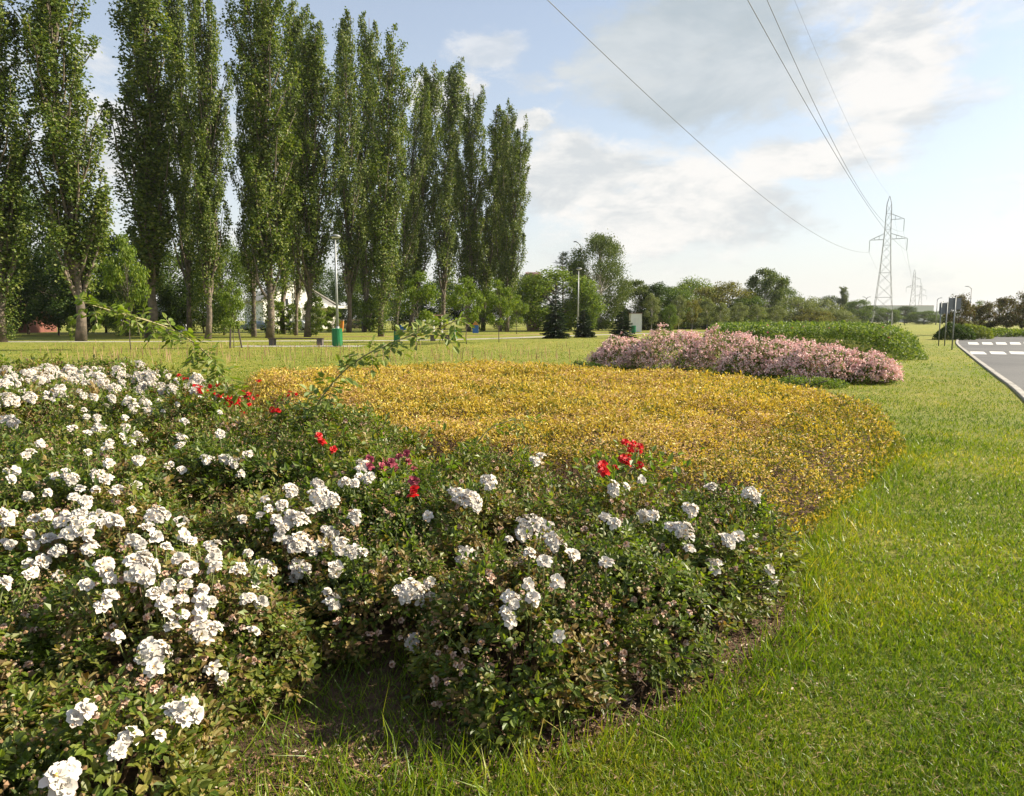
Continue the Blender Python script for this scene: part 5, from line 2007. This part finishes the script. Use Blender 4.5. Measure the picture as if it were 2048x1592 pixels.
t, W, H = block('barn', 'red brick barn glimpsed between trunks at the far left', 'building', -10, 48, 606, 88, 6, M['red_wall'], M['roof'], pitch=1.2)
d = MB()
d.box((1.5, -.05, 0), (2.6, .0, 2.0))
part('door', d, M['bench_wood'], t)
t, W, H = block('outbuilding', 'small white outbuilding left of the willow', 'building', 309, 338, 604, 92, 5, M['white_wall'], M['concrete'])
d = MB()
d.box((.4, -.05, .9), (1.2, .0, 1.8))
part('window', d, M['dark_glass'], t)
t, W, H = block('hut', 'white hut with a slanting lid roof behind the right spruce', 'hut', 1262, 1284, 627, 92, 1.5, M['white_paint'], M['roof'])
d = MB()
d.box((.35, -.03, .05), (1.1, .0, 1.9))
part('door', d, M['white_wall'], t)
t, W, H = block('red_roofed_house', 'house with a red roof peeping over trees right of the poplars', 'house', 1054, 1080, 554, 165, 8, M['pink_wall'], M['roof'], pitch=1.4)
t, W, H = block('long_hall', 'long low pale hall with red stripe far behind the pylon', 'building', 1728, 1868, 611, 520, 20, M['far_wall'], M['far_red'])
for k in range(9):
    wv = MB()
    wv.box((3 + k * W / 9.2, -.1, 3), (3 + k * W / 9.2 + 3.4, .0, 6.5))
    part('window', wv, M['dark_glass'], t)
# church spire
p = at(1383, 640, 300)
t = thing('church_spire', 'small pale church spire above the young trees', 'spire', (p[0], p[1], 0))
zt = at(1383, 586, 300)[2]
mb = MB()
mb.box((-1.4, -1.4, 0), (1.4, 1.4, zt - 5))
part('tower', mb, M['white_wall'], t)
mb = MB()
mb.lathe([(1.6, zt - 5), (1.0, zt - 3.6), (.3, zt - 1.5), (.03, zt)], 8)
part('cap', mb, M['white_paint'], t)
# pinkish brick yard fence with pillars
for k, (xl, xr, solid) in enumerate(((1054, 1074, True), (1074, 1094, False))):
    D = 104
    a, c = at(xl, 632, D), at(xr, 632, D)
    t = thing('brick_fence', 'solid pink brick fence section left of the tallest spruce' if solid else 'open fence section with brick pillar by the tallest spruce', 'fence', (a[0], D, 0), 0, 'brick yard fence')
    W = c[0] - a[0]
    pl = MB()
    pl.box((0, -.2, 0), (.35, .2, a[2]))
    part('pillar', pl, M['pink_wall'], t)
    if not solid:
        pl = MB()
        pl.box((W - .05, -.2, 0), (W + .3, .2, a[2] - .3))
        part('pillar', pl, M['pink_wall'], t)
    pn = MB()
    if solid:
        pn.box((.36, -.08, 0), (W - .01, .08, a[2] - .1))
        part('panel', pn, M['pink_wall'], t)
    else:
        for q in range(5):
            pn = MB()
            pn.box((.36, -.03, .3 + q * .3), (W - .06, .03, .42 + q * .3))
            part('rail', pn, M['pink_wall'], t)
# wire fence in front of the house
a, c = at(470, 638, 102), at(700, 638, 102)
t = thing('wire_fence', 'thin dark wire fence in front of the white house', 'fence', (a[0], 102, 0))
W = c[0] - a[0]
for k in range(8):
    mb = MB()
    mb.tube([(k * W / 7, 0, 0), (k * W / 7, 0, a[2])], .03, 6)
    part('post', mb, M['pylon_steel'], t)
for z in (.5, 1.1, a[2] - .04):
    mb = MB()
    mb.tube([(0, 0, z), (W, 0, z)], .018, 5)
    part('wire', mb, M['pylon_steel'], t)


def car(label, px, Y, rz, paint, L=4.2, Hc=1.5, van=False):
    p = at(px, 700, Y)
    t = thing('parked_car', label, 'car', (p[0], p[1], 0), rz, 'cars parked by the white house')
    prof = [(-L / 2, .35), (-L / 2 + .02, .75), (-L / 2 + .15, .92), (-L / 4, .98), (-L / 8, Hc), (L * .30, Hc), (L * .46, .98), (L / 2, .92), (L / 2, .35)] if not van else \
        [(-L / 2, .35), (-L / 2, .85), (-L * .36, 1.0), (-L * .26, Hc), (L * .48, Hc), (L / 2, 1.0), (L / 2, .35)]
    n = len(prof)
    wd = .84
    v = [(x, -wd * (.86 if z > 1.0 else 1), z) for x, z in prof] + [(x, wd * (.86 if z > 1.0 else 1), z) for x, z in prof]
    mb = MB()
    mb.add(v, [tuple(range(n))])
    mb.F.append((np.array([tuple(range(2 * n - 1, n - 1, -1))]), 0))
    for i in range(n):
        j = (i + 1) % n
        mb.F.append((np.array([(i, n + i, n + j, j)]), 0))
    part('body', mb, paint, t)
    for sy in (-1, 1):
        for x0, x1 in ((-L * .12, L * .06), (L * .09, L * .28)):
            w = MB()
            y = sy * wd * .93
            w.add([(x0 - .06, sy * wd * .985, 1.02), (x1, sy * wd * .985, 1.02), (x1 - .02, sy * wd * .875, Hc - .1), (x0 + .05, sy * wd * .875, Hc - .1)], [(0, 1, 2, 3)])
            part('window', w, M['dark_glass'], t)
    for sx in (-.30, .30):
        for sy in (-1, 1):
            w = MB()
            w.tube([(sx * L, sy * (wd - .18), .32), (sx * L, sy * (wd + .02), .32)], .32, 16)
            o = part('wheel', w, M['rubber'], t, True)
            rm = MB()
            rm.tube([(sx * L, sy * (wd + .021), .32), (sx * L, sy * (wd + .035), .32)], .19, 12)
            part('rim', rm, M['steel'], o, True)


car('white parked car seen side-on between trunks by the white house', 592, 108, 0, M['white_car'], 4.2, 1.55)
car('grey blue parked car behind the slim trunk by the house', 512, 108, .1, M['blue_car'], 4.2, 1.45)
car('tan estate car parked right of the orange container', 714, 106, .3, M['tan_car'], 4.2, 1.75, True)
# orange container
p = at(680, 660, 88)
t = thing('waste_container', 'orange waste container right of the park lamp', 'container', (p[0], 88, 0), .1)
mb = MB()
mb.add([(-.35, -.35, .15), (.35, -.35, .15), (.35, .35, .15), (-.35, .35, .15), (-.48, -.45, 1.5), (.48, -.45, 1.5), (.48, .45, 1.5), (-.48, .45, 1.5)],
       [(0, 3, 2, 1), (4, 5, 6, 7), (0, 1, 5, 4), (1, 2, 6, 5), (2, 3, 7, 6), (3, 0, 4, 7)])
part('body', mb, M['orange'], t)
mb = MB()
mb.box((-.5, -.5, 1.503), (.5, .5, 1.66))
part('lid', mb, M['tan_car'], t)
# play equipment
p = at(868, 660, 88)
t = thing('jungle_gym', 'white and pink climbing frame on the playground', 'climbing frame', (p[0], 88, 0), .2)
for i, x in enumerate((-1.05, 0, 1.05)):
    for y in (-.5, .5):
        mb = MB()
        mb.tube([(x, y, 0), (x, y, 2.2)], .05, 6)
        part('post', mb, M['white_paint'], t)
for y in (-.5, .5):
    mb = MB()
    mb.tube([(-1.1, y, 2.23), (1.1, y, 2.23)], .06, 6)
    part('top_bar', mb, M['pink_wall'], t)
for k in range(5):
    mb = MB()
    mb.tube([(-1.05, .5, .35 + k * .37), (0, .5, .35 + k * .37)], .03, 5)
    part('rung', mb, M['white_paint'], t)
p = at(951, 660, 86)
t = thing('play_box', 'blue play box with orange gable on the playground', 'play house', (p[0], 86, 0), .1)
mb = MB()
mb.box((-.36, -.4, 0), (.36, .4, 1.0))
part('panel', mb, M['blue'], t)
mb = MB()
mb.add([(-.42, -.45, 1.003), (.42, -.45, 1.003), (0, -.45, 1.5), (-.42, .45, 1.003), (.42, .45, 1.003), (0, .45, 1.5)], [(0, 1, 2), (3, 5, 4)])
mb.F.append((np.array([(0, 2, 5, 3), (1, 4, 5, 2), (0, 3, 4, 1)]), 0))
part('roof', mb, M['orange'], t)
p = at(806, 660, 88)
t = thing('spring_rider', 'small blue spring rider left of the climbing frame', 'spring rider', (p[0], 88, 0))
mb = MB()
mb.tube([(0, 0, 0), (0, 0, .35)], .10, 8)
part('spring', mb, M['steel'], t)
mb = MB()
mb.box((-.36, -.06, .35), (.36, .06, .8))
mb.box((-.42, -.05, .62), (-.2, .05, 1.0))
part('seat', mb, M['blue'], t)

# ------------------------------------------------------------------ grass
BLADE = ([(0, -.5, 0), (0, .5, 0), (.55, .34, .10), (.55, -.34, .10), (1, 0, .42)], [(0, 1, 2, 3), (3, 2, 4)])


def road_mask(x, y):
    return inpoly(x, y, road_poly) | (edged(x, y, road_poly) < .15)


def grass():
    rg = np.random.default_rng(9)
    mb = MB()
    for (r0, r1, n, hgt, w) in ((1.5, 5.2, 270000, .034, .0040), (3.6, 11.0, 230000, .042, .0068), (7.5, 26, 130000, .048, .013), (20, 62, 46000, .05, .036)):
        r = np.exp(rg.uniform(math.log(r0), math.log(r1), n))
        a = rg.uniform(-.80, .80, n)
        x, y = r * np.sin(a), r * np.cos(a)
        d_soil = edged(x, y, soil_poly)
        ins = inpoly(x, y, soil_poly)
        shade_gap = (y < 3.2) & (x < -.1) & (x > -1.2)
        fade = np.clip((r - r0) / (.35 * r0), 0, 1) if r0 > 2 else 1.0
        fade = fade * np.clip((r1 - r) / (.22 * r1), 0, 1)
        keep = (rg.random(n) < .15 + .85 * fade) & ~road_mask(x, y) & (~ins | (d_soil < .10) | (shade_gap & (rg.random(n) < .30)))
        x, y, d_soil, ins, r = x[keep], y[keep], d_soil[keep], ins[keep], r[keep]
        m = len(x)
        tall = np.clip(1 - d_soil / .55, 0, 1) * (~ins) * np.where(y < 3, .5, 1)
        pat = vnoise(x * 1.7, y * 1.7, 21) * .6 + vnoise(x * 5, y * 5, 22) * .4
        h = hgt * (.72 + .5 * pat) * (.6 + .8 * rg.random(m)) * (1 + .9 * tall * rg.random(m))
        dens = vnoise(x * 2.3 + 7, y * 2.3, 23)
        k = rg.random(m) < np.clip(.60 + .5 * dens, 0, 1)
        x, y, h = x[k], y[k], h[k]
        m = len(x)
        P = np.stack([x, y, np.zeros(m)], 1)
        A = unit(rdir(rg, m) * np.array([.55, .55, .1]) + np.array([0, 0, .75]))
        N = unit(np.stack([rg.normal(size=m), rg.normal(size=m), 0 * x], 1))
        leaves(mb, P, A, N, h, w * (.7 + .6 * rg.random(m)), BLADE if r0 < 7 else FOLD, 0)
    # dry clippings lying on the turf
    n = 15000
    r = np.exp(rg.uniform(math.log(1.7), math.log(9), n))
    a = rg.uniform(-.2, .8, n)
    x, y = r * np.sin(a), r * np.cos(a)
    k = ~inpoly(x, y, soil_poly) & ~road_mask(x, y) & (vnoise(x * 1.6, y * 1.6, 51) > .35)
    P = np.stack([x, y, .008 + .02 * rg.random(n)], 1)[k]
    n = len(P)
    leaves(mb, P, unit(rdir(rg, n) * np.array([1, 1, .25])), unit(rdir(rg, n) * .4 + np.array([0, 0, 1])), .02 + .035 * rg.random(n), .0022 * np.maximum(1, P[:, 1] / 3), RHOMB, 1)
    o = link('grass', mb.mesh('grass', [M['grass'], M['dry_grass']]))
    o['kind'] = 'stuff'
    # long weedy blades in the shaded gap and along the bed edge
    mb = MB()
    n = 1900
    ed = np.array(soil_front + [(2.05, 4.55), (2.85, 5.45), (4.15, 7.15), (5.4, 9.1)])
    s = rg.random(n) * (len(ed) - 1.001)
    i = s.astype(int)
    f = (s - i)[:, None]
    P2 = ed[i] * (1 - f) + ed[i + 1] * f + rg.normal(size=(n, 2)) * .09
    P = np.c_[P2, np.zeros(n)]
    A = unit(rdir(rg, n) * np.array([.5, .5, .1]) + np.array([0, 0, .8]))
    leaves(mb, P, A, unit(np.c_[rg.normal(size=(n, 2)), np.zeros(n)]), .09 + .10 * rg.random(n), .005 + .002 * P2[:, 1] / 4, BLADE, 0)
    n = 420
    P = np.c_[rg.uniform(-1.2, .1, n), rg.uniform(1.6, 3.1, n), np.zeros(n)]
    A = unit(rdir(rg, n) * np.array([.7, .7, .1]) + np.array([0, 0, .7]))
    leaves(mb, P, A, unit(np.c_[rg.normal(size=(n, 2)), np.zeros(n)]), .08 + .16 * rg.random(n), .005, BLADE, 0)
    o = link('long_grass', mb.mesh('long_grass', [M['grass']]))
    o['kind'] = 'stuff'
    # reddish seed stalks standing in the far lawn
    mb = MB()
    n = 700
    P = []
    while len(P) < n:
        c = G(rg.uniform(100, 1180), rg.uniform(694, 732))
        P.append(c + np.array([rg.normal() * .5, rg.normal() * .5, 0]))
    P = np.array(P)
    A = unit(rdir(rg, n) * .15 + np.array([0, 0, 1]))
    hh = .25 + .35 * rg.random(n)
    leaves(mb, P, A, unit(np.c_[rg.normal(size=(n, 2)), np.zeros(n)]), hh, .03, RHOMB, 0)
    o = link('seed_stalks', mb.mesh('seed_stalks', [M['dry_grass']]))
    o['kind'] = 'stuff'


grass()


def litter():
    rg = np.random.default_rng(14)
    mb = MB()
    n = 9000
    ed = np.array(soil_front)
    s = rg.random(n) * (len(ed) - 1.001)
    i = s.astype(int)
    f = (s - i)[:, None]
    P2 = ed[i] * (1 - f) + ed[i + 1] * f + rg.normal(size=(n, 2)) * .16 + np.array([-.06, .10])
    P = np.c_[P2, .006 + .012 * rg.random(n)]
    leaves(mb, P, unit(rdir(rg, n) * np.array([1, 1, .3])), unit(rdir(rg, n) * .5 + np.array([0, 0, 1])), .012 + .018 * rg.random(n), .010, FOLD, 0)
    o = link('leaf_litter', mb.mesh('leaf_litter', [M['litter']]))
    o['kind'] = 'stuff'
    mb = MB()
    for k in range(46):
        c = np.array([rg.uniform(-.2, .9), 0, 0])
        c[1] = np.interp(c[0], [-.3, .15, .62, 1.0], [2.35, 2.3, 2.62, 2.95]) + .1 + .3 * rg.random()
        a = rg.random() * 6.28
        L = .08 + .18 * rg.random()
        p = [c + np.array([0, 0, .01]), c + np.array([math.cos(a) * L * .5, math.sin(a) * L * .5, .05 * rg.random() + .02]), c + np.array([math.cos(a + .3) * L, math.sin(a + .3) * L, .12 * rg.random() + .01])]
        mb.tube(p, [.005, .004, .002], 5)
    o = link('fallen_twigs', mb.mesh('fallen_twigs', M['stem_brown'], True))
    o['kind'] = 'stuff'


litter()
haze_m = bpy.data.materials.new('haze')
haze_m.use_nodes = True
ht = NT(haze_m.node_tree)
pv = ht.new('ShaderNodeVolumePrincipled')
pv.inputs['Color'].default_value = (.93, .95, .97, 1)
pv.inputs['Density'].default_value = .00011
pv.inputs['Anisotropy'].default_value = .3
ho = ht.new('ShaderNodeOutputMaterial')
ht.l.new(pv.outputs[0], ho.inputs['Volume'])
mb = MB()
mb.box((-1810, -130, -1.0), (1810, 2410, 46))
hz = link('haze', mb.mesh('haze', haze_m))
hz['kind'] = 'stuff'
print('white blooms', n_white, 'objects', len(bpy.data.objects), 'tris', sum(len(m.loops) - 2 * len(m.polygons) for m in bpy.data.meshes))
